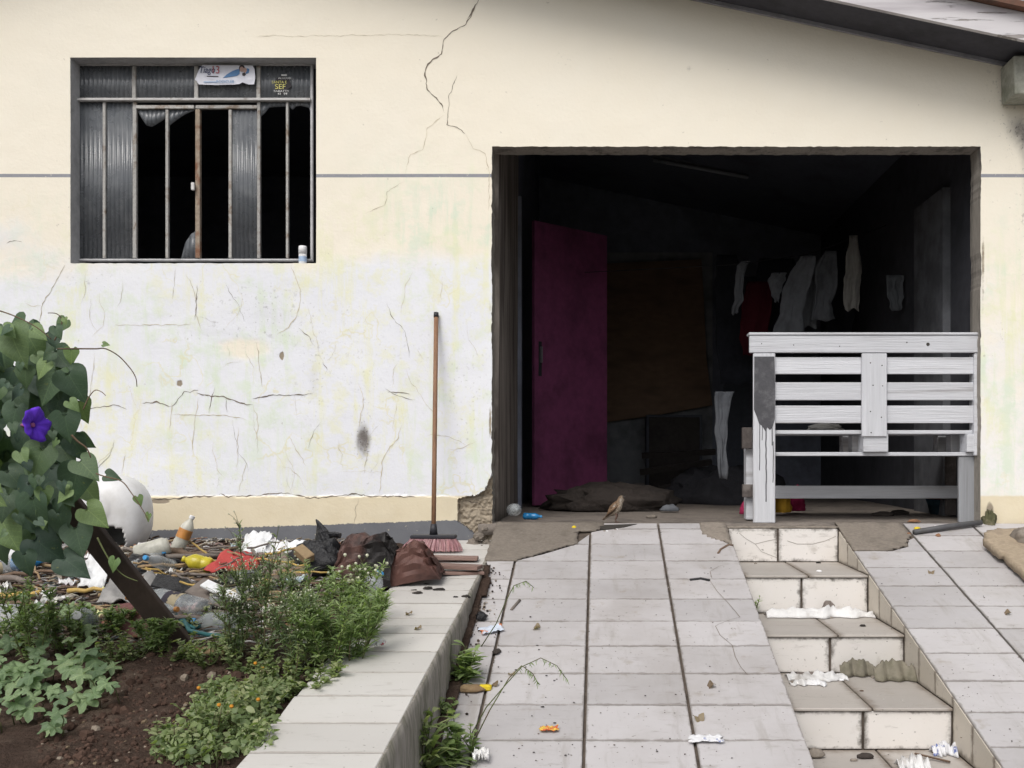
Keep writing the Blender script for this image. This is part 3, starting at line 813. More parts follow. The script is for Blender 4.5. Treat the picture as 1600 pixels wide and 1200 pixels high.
bar(214, 165.5, 304.5, 171, 'ironframe', DF - .015); bar(307, 165.5, 403, 171, 'ironframe', DF - .015)
for x, m, wdt in ((164, 'ironframe', 2.3), (211.5, 'ironframe', 3), (262, 'ironframe', 2.3), (310.5, 'rustframe', 3.6), (360.5, 'ironframe', 2.4), (405, 'ironframe', 2.4), (449.5, 'ironframe', 1.9)):
    bar(x - wdt, 160 if x in (164, 211.5, 405, 449.5) else 172.2, x + wdt, 404, m, DF - (.018 if m == 'rustframe' else .012))
mb = MB(); wb(mb, 303, 288, 308, 300, DF - .045, DF - .028); mb.build('latch', M['whiteframe'], window)
# fluted panes: outline in photo pixels, corrugated in plan
def pane(poly, d=DF + .004, pitch=7.2):
    xs = [p[0] for p in poly]; x0, x1 = min(xs), max(xs)
    def span(x):
        ys = []
        n = len(poly)
        for i in range(n):
            (xa, ya), (xb, yb) = poly[i], poly[(i + 1) % n]
            if xa == xb: continue
            if min(xa, xb) - 1e-6 <= x <= max(xa, xb) + 1e-6: ys.append(ya + (yb - ya) * (x - xa) / (xb - xa))
        return (min(ys), max(ys)) if ys else (0, 0)
    n = max(4, int((x1 - x0) / pitch * 8)); vs, fs = [], []
    for i in range(n + 1):
        x = x0 + (x1 - x0) * i / n; ya, yb = span(min(max(x, x0 + .01), x1 - .01))
        off = .0045 * abs(math.sin(math.pi * x / pitch))
        for dd, yy in ((d - off, ya), (d - off, yb), (d + .003, ya), (d + .003, yb)):
            vs.append((WX(x, DF), dd, WZ(yy, DF)))
    for i in range(n):
        a, c2 = 4 * i, 4 * i + 4
        fs += [(a, c2, c2 + 1, a + 1), (a + 2, a + 3, c2 + 3, c2 + 2), (a, a + 2, c2 + 2, c2), (a + 1, c2 + 1, c2 + 3, a + 3)]
    mb = MB(); mb.add(vs, fs); return mb.build('pane', M['glass'], window, smooth=True)
def rect(x0, x1, y0, y1): return [(x0, y0), (x1, y0), (x1, y1), (x0, y1)]
for a, c2 in ((122, 208), (213, 305), (310, 402), (407, 487)): pane(rect(a, c2, 103, 156))
pane(rect(122, 162, 159, 405)); pane(rect(166, 209, 159, 405)); pane(rect(363, 403, 172, 405))
pane([(215, 171), (260, 171), (260, 184), (252, 189), (237, 198), (229, 196), (222, 186), (215, 174)])
pane([(264, 171), (307, 171), (290, 178), (280, 184), (264, 196)])
pane([(307, 360), (307, 405), (283, 405), (289, 380), (298, 366)])
pane([(407, 159), (447, 159), (447, 166), (430, 167), (420, 168), (414, 176), (407, 182)])
pane([(452, 159), (487, 159), (487, 182), (482, 168), (470, 165), (462, 166), (457, 171), (452, 167)])

# poster and sticker on the upper panes
def text_mesh(s, m, size, loc, parent, name, shear=0.0, xs=1.0):
    cu = bpy.data.curves.new('t', 'FONT'); cu.body = s; cu.size = size; cu.extrude = .0004; cu.shear = shear; cu.align_x = 'CENTER'
    o = bpy.data.objects.new('t', cu); COL.objects.link(o)
    dg = bpy.context.evaluated_depsgraph_get(); me = bpy.data.meshes.new_from_object(o.evaluated_get(dg))
    bpy.data.objects.remove(o); me.materials.clear(); me.materials.append(m)
    q = bpy.data.objects.new(name, me); COL.objects.link(q)
    q.matrix_basis = Matrix.Translation(loc) @ Matrix.Rotation(R(90), 4, 'X') @ Matrix.Diagonal((xs, 1, 1, 1))
    return adopt(q, parent)
DP = DF - .034
def flatcol(name, c, rough=.6): return gm(name, c, None, rough=rough, var=.12, s2=40, bump=0, rv=0)
M['paper'] = gm('paper', (.72, .73, .80), (.60, .61, .68), s1=6, var=.1, bump=.3, bs=15, rv=.05)
M['ink_blue'] = flatcol('ink_blue', (.10, .22, .42)); M['ink_red'] = flatcol('ink_red', (.45, .10, .12)); M['ink_navy'] = flatcol('ink_navy', (.045, .06, .14))
M['ink_dark'] = flatcol('ink_dark', (.03, .025, .03)); M['ink_skin'] = flatcol('ink_skin', (.45, .30, .26)); M['ink_pale'] = flatcol('ink_pale', (.28, .42, .62))
M['ink_yellow'] = flatcol('ink_yellow', (.72, .68, .22)); M['ink_white'] = flatcol('ink_white', (.72, .73, .72))
def pp(x, y, d=DP): return Vector((WX(x, DF), d, WZ(y, DF)))
poster = empty('poster', pp(357, 136), 'torn white campaign poster with blue wave stuck on the upper window pane', 'poster')
outline = [(320,105),(398,106),(401,112),(402,125),(400,135),(391,135),(386,133.5),(382,132),(378,134.5),(370,135.5),(340,136),(314,135),(311,130),(308,128),(311,122),(314,113)]
mb = MB(); mb.ext([pp(x, y, DP - .002 * math.sin(i)) for i, (x, y) in enumerate(outline)], (0, .0016, 0)); mb.build('sheet', M['paper'], poster)
def printed(name, pts, m, d, parent):
    mb = MB(); mb.ext([pp(x, y, d) for x, y in pts], (0, .0007, 0)); return mb.build(name, M[m], parent)
def oval(cx, cy, rx, ry, n=14): return [(cx + rx * math.cos(2*math.pi*i/n), cy + ry * math.sin(2*math.pi*i/n)) for i in range(n)]
printed('wave', [(352,125.5),(358,120),(366,115),(374,112),(378,111.5),(378,119),(374,122),(366,123.5)], 'ink_blue', DP - .0032, poster)
printed('wave', [(385,111),(391,110.5),(393,112),(392,117.5),(388,119)], 'ink_blue', DP - .0032, poster)
printed('portrait', oval(381.5, 110.5, 4.6, 5.2), 'ink_dark', DP - .0032, poster); printed('portrait', oval(381.2, 112, 3.2, 4.0), 'ink_skin', DP - .0042, poster)
printed('portrait', oval(386, 113.5, 3.2, 3.8), 'ink_skin', DP - .0040, poster)
printed('portrait', [(382,118),(386,117),(388,119.5),(385,122.5),(382,121.5)], 'ink_dark', DP - .0036, poster)
text_mesh('Tiago', M['ink_navy'], .052, pp(327, 117.5, DP - .0042), poster, 'lettering', .25, .8)
text_mesh('13', M['ink_red'], .062, pp(340.5, 118.5, DP - .0042), poster, 'lettering', 0, .85)
printed('lettering', [(327,122.3),(345,122.6),(345,124),(327,123.6)], 'ink_dark', DP - .0034, poster)
printed('lettering', [(322,131),(342,131.2),(342,132.4),(322,132.2)], 'ink_pale', DP - .0034, poster)
text_mesh('RODICLEB', M['ink_pale'], .022, pp(355.5, 133, DP - .0042), poster, 'lettering')
sticker = empty('window_sticker', pp(441, 152, DF - .012), 'worn dark sticker with yellow lettering on the top right window pane', 'sticker')
DS = DF - .006
printed('patch', [(430,128),(434,122),(442,119),(452,124),(456,136),(450,140),(448,147),(436,148),(431,140)], 'ink_dark', DS, sticker)
printed('lettering', [(440,117),(449,117),(449,119),(440,119)], 'ink_white', DS - .0012, sticker)
text_mesh('ALUGUEL', M['ink_white'], .017, pp(446, 124.2, DS - .0012), sticker, 'lettering', 0, 1.1)
text_mesh('SANTA E', M['ink_yellow'], .022, pp(437, 131, DS - .0012), sticker, 'lettering')
text_mesh('SEF', M['ink_yellow'], .04, pp(438.5, 139.6, DS - .0012), sticker, 'lettering', 0, 1.1)
text_mesh('SABATTS', M['ink_white'], .016, pp(440, 144.4, DS - .0012), sticker, 'lettering', 0, 1.35)
text_mesh('41  99', M['ink_white'], .018, pp(442, 148.8, DS - .0012), sticker, 'lettering', 0, 1.2)

# ------------------------------------------------------------------ pallet bench in the garage doorway
M['bench'] = gm('bench_paint', (.60, .61, .645), (.36, .35, .36), s1=7, thr=(.52, .74), var=.16, s2=22, bump=.7, bs=34, stretch=(.12, 1, 3.2), rough=.65, rv=.08)
M['bench_v'] = gm('bench_paint_upright', (.60, .61, .645), (.36, .35, .36), s1=7, thr=(.52, .74), var=.16, s2=22, bump=.7, bs=34, stretch=(3.2, 1, .12), rough=.65, rv=.08)
M['bench_leg'] = gm('bench_paint_shaded', (.30, .31, .33), (.20, .20, .21), s1=7, thr=(.45, .7), var=.2, s2=22, bump=.6, bs=34, stretch=(3.2, 1, .12), rough=.7)  # darker copy of the bench paint: the leg's shade is in the colour
M['bench_grey'] = gm('bench_undercoat', (.10, .10, .11), (.17, .17, .18), s1=9, var=.25, s2=40, bump=.5, bs=50)
M['bench_raw'] = gm('bench_raw', (.10, .085, .08), (.17, .15, .14), s1=9, var=.3, s2=40, bump=.5)
M['nail'] = gm('nail', (.05, .045, .04), None, bump=0)
DB = 5.85
bench = empty('pallet_bench', (WX(1350, DB), 6.1, 0), 'white painted bench made of pallets, back slats towards the viewer in the garage doorway', 'bench')
def bb(name, x0, y0, x1, y1, d0, d1, m='bench', dref=None, bev=.003, par=None):
    r = dref or d0; mb = MB()
    mb.box((WX(x0, r), d0, WZ(y1, r)), (WX(x1, r), d1, WZ(y0, r)), bev)
    return mb.build(name, M[m], par or bench)
bb('top_cap', 1170, 519.5, 1529, 523.5, DB - .006, DB + .085, dref=DB)
top = bb('top_rail', 1171, 524, 1529, 551, DB, DB + .022)
post = bb('back_post', 1177, 552, 1211.5, 817, DB, DB + .022, 'bench_v')
cpost = bb('back_post', 1347, 552, 1386, 682, DB - .002, DB + .020, 'bench_v')
bb('back_post', 1523, 552, 1531, 712, DB + .004, DB + .09, dref=DB)
for y0, y1 in ((557.5, 584), (597, 625), (633.5, 661)):
    bb('slat', 1180, y0, 1527, y1, DB + .0225, DB + .040, dref=DB)
for k in range(5):
    bb('seat_board', 1209, 672, 1523, 678, DB + .044 + k * .118, DB + .144 + k * .118, dref=DB + .02)
for k in (0, 2, 4):
    bb('seat_board', 1209, 706.5, 1523, 712.5, DB + .042 + k * .118, DB + .142 + k * .118, dref=DB + .02)
for x0, x1 in ((1200, 1212), (1350, 1389), (1512, 1530)):
    for k in (0, 2, 4): bb('spacer_block', x0, 678.3, x1, 706.2, DB + .012 + k * .118 + (.03 if k else 0), DB + .135 + k * .118, dref=DB)
bb('leg', 1503, 713, 1532, 817, DB + .05, DB + .075, 'bench_leg', dref=DB); bb('leg', 1166, 672, 1181, 812, 6.0, 6.1)
bb('stretcher', 1212, 759, 1506, 779, 6.42, 6.44, 'bench')
bb('leg', 1172, 713, 1208, 805.5, 6.445, 6.47, dref=6.445); bb('leg', 1478, 713, 1500, 805.5, 6.445, 6.47, 'bench_raw', dref=6.445)
bb('side_rail', 1160, 668, 1176, 701, 5.96, 5.995, 'bench_raw'); bb('side_rail', 1160.5, 757, 1177, 777, 5.96, 5.995, 'bench_raw')
# undercoat patch with runs on the left post
mb = MB()
edge = [(1178.5, 557), (1210, 557), (1211, 600), (1210.5, 655), (1207, 668), (1203, 672), (1199, 668), (1196, 674), (1191, 666), (1186, 662), (1182, 650), (1178, 640)]
mb.ext([(WX(x, DB), DB - .0012, WZ(y, DB)) for x, y in edge], (0, .001, 0))
for x, y0, y1, wd in ((1187, 655, 736, .6), (1197, 668, 786, .85), (1206.5, 664, 700, .7), (1208, 690, 757, .55), (1191, 660, 690, .5)):
    pts = [(x + .8 * nz(y, x, 0, .08), y) for y in range(y0, y1, 4)]
    for (xa, ya), (xb, yb) in zip(pts[:-1], pts[1:]):
        mb.ext([(WX(xa - wd, DB), DB - .0011, WZ(ya, DB)), (WX(xa + wd, DB), DB - .0011, WZ(ya, DB)), (WX(xb + wd, DB), DB - .0011, WZ(yb, DB)), (WX(xb - wd, DB), DB - .0011, WZ(yb, DB))], (0, .0009, 0))
mb.build('grey_paint_patch', M['bench_grey'], post)
for x, y, r, p in ((1450, 538, 3.2, top), (1240, 539, 1, top), (1312, 541, 1, top), (1417, 535, 1.2, top), (1190, 537, 1, top), (1360, 567, 1.2, cpost), (1378, 571, 1.2, cpost), (1364, 602, 1.2, cpost), (1379, 603, 1, cpost), (1360, 643, 1.2, cpost), (1377, 652, 1.2, cpost), (1361, 676, 1.2, cpost)):
    mb = MB(); d = DB - (.0035 if p is cpost else .0015)
    mb.lathe([(r * DB / F, 0), (r * DB / F * .7, .0018)], 8, Matrix.Translation((WX(x, DB), d + .002, WZ(y, DB))) @ Matrix.Rotation(R(90), 4, 'X')); mb.build('nail', M['nail'], p)

# ------------------------------------------------------------------ broom
M['broomwood'] = gm('broom_wood', (.30, .165, .095), (.20, .11, .065), s1=10, var=.2, stretch=(6, 6, .5), bump=.2, rough=.55)
M['blackplastic'] = gm('black_plastic', (.03, .03, .036), None, rough=.45, var=.2, bump=.1)
M['bristle'] = leaf_mat('bristle', (.52, .22, .27), (.68, .35, .40), (.78, .50, .54), attr=True, rough=.5)
dbm = 5.46; bz = path_z(dbm) + .01
broom = empty('broom', (WX(678, dbm), dbm, bz), 'upright broom with pink bristles and wooden handle leaning on the white wall', 'broom')
A = Vector((WX(677, dbm), dbm + .01, WZ(829, dbm))); B = Vector((WX(681.5, 5.775), 5.775, WZ(496, 5.775)))
mb = MB(); mb.tube([A, A.lerp(B, .33), A.lerp(B, .66), B], .0128, 12); mb.build('handle', M['broomwood'], broom, smooth=True)
mb = MB(); mb.tube([B, B + (B - A).normalized() * .028], [.0148, .0138], 12); mb.build('end_cap', M['blackplastic'], broom, smooth=True)
mb = MB(); mb.tube([A - Vector((0, 0, .022)), A + Vector((0, 0, .035))], [.022, .016], 12); mb.build('socket', M['blackplastic'], broom, smooth=True)
mb = MB(); mb.box((WX(642, dbm), dbm - .03, WZ(842, dbm)), (WX(713, dbm), dbm + .03, WZ(835.5, dbm)), .006); mb.build('head', M['blackplastic'], broom)
mb = MB()
x0, x1 = WX(644, dbm), WX(711, dbm); zt, zb = WZ(841, dbm), bz + .002
for i in range(34):
    for j in range(5):
        for q in range(3):
            u, v = i / 33, j / 4; mb.col = (rnd(0, 1), 0, 0)
            px_ = x0 + u * (x1 - x0) + rnd(-.002, .002); py_ = dbm - .024 + v * .048
            ex = px_ + (u - .5) * .09 + rnd(-.008, .008) - .012; ey = py_ + (v - .5) * .05 + rnd(-.006, .006); ez = zb + rnd(0, .006)
            mb.tube([(px_, py_, zt), ((px_ + ex) / 2 + (u - .5) * .012, (py_ + ey) / 2, (zt + ez) / 2), (ex, ey, ez)], [.0016, .0018, .0017], 4, cap=False)
tag(mb.build('bristles', M['bristle'], broom, fixn=False), kind='stuff')

# ------------------------------------------------------------------ sparrow on the threshold
def sparrow():
    n = NT('plumage'); at = n.n('Attribute', attribute_name='Col'); v = n.coords('Object', False)
    c = n.mix(1, at.outputs['Color'], n.mix(n.range(n.noise(v, 160, 4), .4, .6), (.55, .52, .5), (1.2, 1.2, 1.2)), 'MULTIPLY')
    n.set(Base_Color=c, Roughness=.8); n.bump(n.noise(v, 220, 3), .4, .002)
    sp = [(-.062, .012, .005, .010), (-.048, .022, .006, .011), (-.034, .036, .010, .010), (-.022, .048, .020, .018), (-.008, .060, .027, .024), (.006, .074, .028, .026), (.016, .088, .024, .023),
          (.023, .100, .018, .018), (.028, .110, .017, .017), (.033, .119, .0165, .016), (.038, .126, .012, .012), (.043, .128, .006, .006), (.049, .127, .0035, .0035), (.054, .126, .0008, .0008)]
    mb = MB(); N = 14; vs, fs, cs = [], [], []
    for i, (x, z, rz, ry) in enumerate(sp):
        a = Vector((sp[min(i+1, len(sp)-1)][0] - sp[max(i-1, 0)][0], 0, sp[min(i+1, len(sp)-1)][1] - sp[max(i-1, 0)][1])).normalized()
        up = Vector((-a.z, 0, a.x))
        for j in range(N):
            t = 2 * math.pi * j / N; cu, sv = math.cos(t), math.sin(t)
            vs.append(Vector((x, 0, z)) + up * rz * cu + Vector((0, 1, 0)) * ry * sv)
            if i >= 10: c = (.06, .05, .045) if i > 10 else (.2, .15, .1)
            elif cu > .35: c = (.20, .125, .07) if i < 8 else (.22, .15, .10)
            elif cu > -.25 and 2 < i < 7: c = (.13, .085, .05) if (i + j) % 2 else (.30, .20, .12)
            elif cu > -.25: c = (.26, .19, .13) if i > 6 else (.10, .075, .055)
            else: c = (.42, .36, .29)
            if i in (8, 9) and -.3 < cu < .2: c = (.48, .44, .38)
            if i == 5 and 0 < cu < .5: c = (.55, .5, .44)
            cs.append(c)
    for i in range(len(sp) - 1):
        for j in range(N): fs.append((i*N+j, i*N+(j+1) % N, (i+1)*N+(j+1) % N, (i+1)*N+j))
    fs.append(tuple(range(N))[::-1])
    b0 = len(vs)
    # folded wings, legs and toes as part of the same body
    def tub(pts, rads, c, k=6):
        m2 = MB(); m2.tube(pts, rads, k); o = len(vs)
        vs.extend(m2.V); cs.extend([c] * len(m2.V)); fs.extend([tuple(o + q for q in f) for f in m2.Fc])
    for s in (-1, 1):
        w = MB(); w.tube([(.012, s * .022, .080), (-.004, s * .027, .064), (-.024, s * .021, .046), (-.044, s * .010, .028)], [.008, .014, .010, .002], 8, flat=.55)
        o = len(vs); vs.extend(w.V); fs.extend([tuple(o + q for q in f) for f in w.Fc])
        cs.extend([(.09, .06, .04) if (k // 2) % 2 else (.27, .17, .10) for k in range(len(w.V))])
        tub([(.004, s * .010, .052), (.010, s * .011, .030), (.002, s * .011, .012), (.006, s * .011, .002)], [.007, .004, .0016, .0016], (.22, .14, .11))
        for dx, dy in ((.016, 0), (.013, .008), (.013, -.008), (-.010, 0)):
            tub([(.006, s * .011, .0025), (.006 + dx, s * .011 + dy, .001)], [.0016, .0008], (.22, .14, .11), 4)
    for s in (-1, 1):
        tub([(.034, s * .0135, .1215), (.034, s * .0160, .1215)], [.0024, .0016], (.01, .01, .01), 6)
    sc = 1.14; cs = [tuple(q * .78 for q in c) for c in cs]
    me = bpy.data.meshes.new('sparrow'); me.from_pydata([tuple(v * sc) for v in vs], [], fs)
    at = me.color_attributes.new('Col', 'FLOAT_COLOR', 'POINT'); fl_ = []
    for c in cs: fl_.extend((*c, 1))
    at.data.foreach_set('color', fl_); me.materials.append(n.m); me.polygons.foreach_set('use_smooth', [True] * len(me.polygons))
    bm = bmesh.new(); bm.from_mesh(me); bmesh.ops.recalc_face_normals(bm, faces=bm.faces[:]); bm.to_mesh(me); bm.free()
    o = bpy.data.objects.new('sparrow', me); COL.objects.link(o)
    d = 5.845; o.location = (WX(961, d), d, .004); o.rotation_euler = (0, 0, R(-14))
    tag(o, 'small brown sparrow standing on the garage threshold, facing right', 'bird')
sparrow()

# ------------------------------------------------------------------ things inside the garage
def box_obj(name, lo, hi, m, parent=None, bev=.004):
    mb = MB(); mb.box(lo, hi, bev); return mb.build(name, m, parent)
M['magenta'] = gm('magenta_paint', (.20, .05, .125), (.10, .028, .065), s1=2.2, thr=(.42, .7), var=.3, s2=18, bump=.2, bs=30, rough=.6)
M['ply'] = gm('plywood', (.24, .155, .105), (.15, .10, .07), s1=3, var=.3, s2=12, bump=.2, stretch=(1, 1, 3))
M['darkwood'] = gm('dark_wood', (.055, .048, .045), (.035, .03, .03), s1=6, var=.3)
M['darkcloth'] = gm('dark_cloth', (.05, .04, .035), (.032, .027, .025), s1=5, var=.3, bump=.6, bs=25, bdist=.02)
M['metalgrey'] = gm('metal_grey', (.16, .16, .17), None, rough=.5)
door = empty('door', (-.25, 7.9, 0), 'magenta painted wooden door standing ajar inside the dark garage', 'door')
dl, dr_ = Vector((WX(831, 7.66), 7.66, 0)), Vector((WX(944, 8.2), 8.2, 0))
ax = (dr_ - dl).normalized(); nrm = Vector((ax.y, -ax.x, 0))
def dbox(a0, a1, z0, z1, t0, t1, name, m, par, bev=.003):
    Mx = Matrix(((ax.x, nrm.x, 0, dl.x), (ax.y, nrm.y, 0, dl.y), (0, 0, 1, 0), (0, 0, 0, 1)))
    mb = MB(); mb.box((a0, t0, z0), (a1, t1, z1), bev, Mx); return mb.build(name, M[m], par)
W = (dr_ - dl).length
dbox(0, W, .012, 2.14, 0, .035, 'leaf', 'magenta', door)
hp = dbox(.035, .065, .98, 1.24, .035, .040, 'handle_plate', 'blackplastic', door, .001)
dbox(.044, .056, 1.08, 1.20, .040, .062, 'handle', 'metalgrey', hp, .002)
board = MB(); yb = YB - .10
board.ext([P(941, 412, yb), P(1096, 405, yb), P(1100, 470, yb), P(1104, 560, yb), P(1113, 633, yb), P(1030, 648, yb), P(944, 660, yb)], (0, .018, 0))
tag(board.build('plywood_board', M['ply']), 'brown plywood board with slanted lower edge at the back of the garage', 'board')
cab = empty('cabinet', (WX(1053, 10.0), 10.0, 0), 'small black cabinet under the plywood board at the back of the garage', 'cabinet')
box_obj('carcass', (WX(1010, 10), 10.0, 0), (WX(1097, 10), 10.25, WZ(648, 10)), M['ceiling'], cab); box_obj('door', (WX(1014, 10), 9.985, .06), (WX(1093, 10), 9.998, WZ(652, 10)), M['darkwood'], cab)
for i, (x0, y0, x1, y1, lab) in enumerate(((1003, 712, 1118, 706, 'upper dark plank lying in front of the black cabinet'), (1000, 738, 1112, 722, 'middle dark plank sloping in front of the black cabinet'), (1030, 764, 1150, 742, 'lowest dark plank sloping near the garage floor'))):
    d = 9.4 - i * .35; a, c2 = P(x0, y0, d), P(x1, y1, d); mb = MB(); mb.tube([a, c2], .05, 4, flat=.6); tag(mb.build('plank', M['darkwood']), lab, 'plank', 'dark planks at the back of the garage')
def lump(name, c, r, m, label, cat, seed=0, rough=.35, sc=3.0, squash=None, parent=None, nu=28, nv=16, kind=None, flat_bottom=True, smooth=True, group=None):
    mb = MB()
    def fn(u, v):
        a = 2 * math.pi * u; t = math.pi * (v - .5)
        p = Vector((math.cos(t) * math.cos(a), math.cos(t) * math.sin(a), math.sin(t)))
        k = 1 + rough * nz(p.x + seed, p.y, p.z, sc) + rough * .5 * (1 - 2 * abs(nz(p.x, p.y + seed, p.z, sc * 2.3)))
        q = Vector((p.x * r[0] * k, p.y * r[1] * k, p.z * r[2] * k))
        if flat_bottom and q.z < -r[2] * .35: q.z = -r[2] * .35
        return Vector(c) + q
    mb.grid(nu, nv, fn); o = mb.build(name, m, parent, smooth=smooth)
    bm = bmesh.new(); bm.from_mesh(o.data); bmesh.ops.remove_doubles(bm, verts=bm.verts[:], dist=1e-5); bmesh.ops.recalc_face_normals(bm, faces=bm.faces[:]); bm.to_mesh(o.data); bm.free()
    if label: tag(o, label, cat, group, kind)
    return o
lump('blanket', (WX(955, 7.2), 7.2, .045), (.40, .22, .13), M['darkcloth'], 'dark crumpled blanket heaped on the garage floor in front of the magenta door', 'blanket', 3)
lump('blanket', (WX(1130, 8.3), 8.3, .05), (.45, .3, .22), M['bundle'], 'black bundle of cloth on the garage floor beside the pallet bench', 'blanket', 8)
fix = empty('ceiling_lamp', (WX(1090, 8.9), 8.9, WZ(262, 8.9)), 'slanted fluorescent lamp fitting on the garage ceiling, switched off', 'lamp')
fa, fb = P(1020, 243, 8.9), P(1168, 270, 8.9)
mb = MB(); mb.tube([fa, fb], .055, 4, flat=.5); mb.build('housing', M['metalgrey'], fix)
mb = MB(); mb.tube([fa + Vector((0, -.05, -.055)), fb + Vector((0, -.05, -.055))], .016, 10); mb.build('tube', M['palewall'], fix, smooth=True)
# clothes on a line
def cloth_mat(name, c): return gm(name, c, tuple(x * .7 for x in c), s1=6, var=.2, s2=20, bump=.4, bs=25, rough=.95, spec=.1)
M['cl_white'] = cloth_mat('cloth_white', (.42, .41, .39)); M['cl_grey'] = cloth_mat('cloth_grey', (.17, .18, .20)); M['cl_dim'] = cloth_mat('cloth_dim', (.15, .16, .175)); M['cl_red'] = cloth_mat('cloth_red', (.075, .012, .02))
LD = 8.0
mb = MB(); pts = [P(770 + 60, 430, LD), P(1140, 414, LD), P(1260, 398, LD), P(1345, 368, LD), P(938 + 2.235 * F / LD, 352, LD)]
mb.tube(pts, .003, 5); tag(mb.build('clothesline', M['blackplastic'], smooth=True), 'thin clothesline strung across the dark garage', 'clothesline')
def garment(prof, m, label, d=LD, folds=3, seed=0, cat='garment', group='clothes hanging in the garage'):
    """prof: rows of (y, left x, right x) in the photo at distance d"""
    mb = MB(); nv = len(prof) - 1; nu = 22; k = d / F
    def fn(u, v):
        t = v * nv; i = min(nv - 1, int(t)); f = t - i
        y = prof[i][0] * (1 - f) + prof[i+1][0] * f; xa = prof[i][1] * (1 - f) + prof[i+1][1] * f; xb = prof[i][2] * (1 - f) + prof[i+1][2] * f
        fold = .026 * nz(u * folds * 1.3 + .5 * v, v * .8, seed, 1.0) * (.4 + .6 * v) + .018 * nz(u * 2.5 + v, v * 3, seed, 1.1) + .006 * nz(u * 7, v * 6, seed, 1.2)
        hem = 6 * nz(u * 2.5, seed, 0, 1) * v * v
        return P(xa + (xb - xa) * u + 3 * nz(v * 6, seed, u > .5, 1), y + hem, d) + Vector((0, fold, 0))
    mb.grid(nu, nv * 5, fn); o = mb.build('hanging_cloth', M[m], smooth=True, thick=.006)
    return tag(o, label, cat, group)
garment([(368, 1327, 1340), (395, 1323, 1343), (425, 1320, 1348), (440, 1318, 1344), (470, 1317, 1343), (484, 1320, 1343)], 'cl_white', 'brightest white cloth hanging highest on the clothesline', folds=2.5, seed=1)
garment([(392, 1290, 1307), (420, 1272, 1309), (450, 1275, 1308), (475, 1272, 1300), (500, 1268, 1306)], 'cl_grey', 'grey shirt with ragged hem hanging left of the brightest white cloth', seed=2)
garment([(400, 1252, 1275), (425, 1236, 1272), (455, 1222, 1262), (490, 1218, 1255), (522, 1207, 1256)], 'cl_grey', 'long grey garment in the middle of the clothesline behind the bench back', seed=3)
garment([(426, 1206, 1230), (440, 1200, 1226), (458, 1206, 1219), (472, 1210, 1216)], 'cl_grey', 'small triangular pale cloth on the clothesline', seed=4, folds=1)
garment([(408, 1158, 1172), (415, 1152, 1166), (440, 1149, 1162), (470, 1146, 1160), (490, 1143, 1154)], 'cl_grey', 'narrow grey strip of cloth at the left end of the clothesline', seed=5, folds=1)
garment([(440, 1168, 1206), (480, 1158, 1206), (520, 1156, 1200), (556, 1160, 1190)], 'cl_red', 'dark red garment hanging above the left end of the bench', d=8.3, seed=6, folds=2)
garment([(430, 1384, 1412), (460, 1385, 1412), (485, 1392, 1408)], 'cl_dim', 'dim grey cloth hanging near the right wall of the garage', d=7.5, seed=7, folds=1)
garment([(612, 1118, 1147), (622, 1116, 1143), (660, 1118, 1136), (700, 1119, 1136), (748, 1124, 1136)], 'cl_grey', 'long pale towel hanging low beside the left bench post', d=7.2, seed=8, folds=1.3)
M['cl_navy'] = cloth_mat('cloth_navy', (.025, .027, .034))
garment([(398, 1120, 1150), (440, 1116, 1160), (520, 1118, 1172), (600, 1126, 1176)], 'cl_navy', 'long black coat hanging left of the clothes, its hem behind the pale towel', d=8.6, seed=14, folds=2)
garment([(404, 1186, 1240), (450, 1178, 1250), (520, 1180, 1250), (560, 1184, 1240)], 'cl_navy', 'black garment hanging behind the small triangular pale cloth', d=8.7, seed=15, folds=2)
garment([(390, 1296, 1330), (440, 1292, 1330), (500, 1290, 1335), (540, 1290, 1330)], 'cl_navy', 'black garment hanging behind the brightest white cloth', d=8.7, seed=16, folds=2)
garment([(405, 1262, 1282), (430, 1250, 1284), (470, 1252, 1280), (512, 1246, 1276)], 'cl_dim', 'dim grey shirt overlapping between the two grey garments on the line', d=8.15, seed=18, folds=2)
lump('folded_cloth', (WX(1290, 6.2), 6.2, .519 + .028), (.09, .10, .03), M['cl_white'], 'small white cloth lying on the bench seat', 'cloth', 12)
M['yellowcloth'] = cloth_mat('cloth_yellow', (.42, .24, .03)); M['pinkcloth'] = cloth_mat('cloth_pink', (.34, .03, .09)); M['orange'] = cloth_mat('orange_plastic', (.40, .10, .04)); M['tealdark'] = cloth_mat('teal_plastic', (.03, .06, .08))
lump('cloth', (WX(1222, 6.6), 6.6, .055), (.05, .06, .10), M['yellowcloth'], 'crumpled yellow cloth on the floor behind the left bench post', 'cloth', 21)
lump('cloth', (WX(1241, 6.75), 6.75, .06), (.06, .06, .11), M['pinkcloth'], 'crumpled crimson cloth on the floor right of the yellow cloth', 'cloth', 22)
lump('cloth', (WX(1164, 6.5), 6.5, .03), (.03, .03, .05), M['pinkcloth'], 'small pink rag on the floor left of the bench', 'cloth', 23)
tub = empty('tub', (WX(1478, 6.7), 6.7, 0), 'dark blue tub with orange rim under the right end of the bench', 'tub')
mb = MB(); mb.lathe([(.10, 0), (.125, .10), (.13, .10), (.10, .02)], 20, Matrix.Translation((WX(1478, 6.7), 6.7, .004)), cap=True); mb.build('body', M['tealdark'], tub, smooth=True)
mb = MB(); mb.lathe([(.131, .10), (.136, .10), (.136, .15), (.128, .15), (.128, .10)], 20, Matrix.Translation((WX(1478, 6.7), 6.7, .004)), cap=False); mb.build('rim', M['orange'], tub, smooth=True)
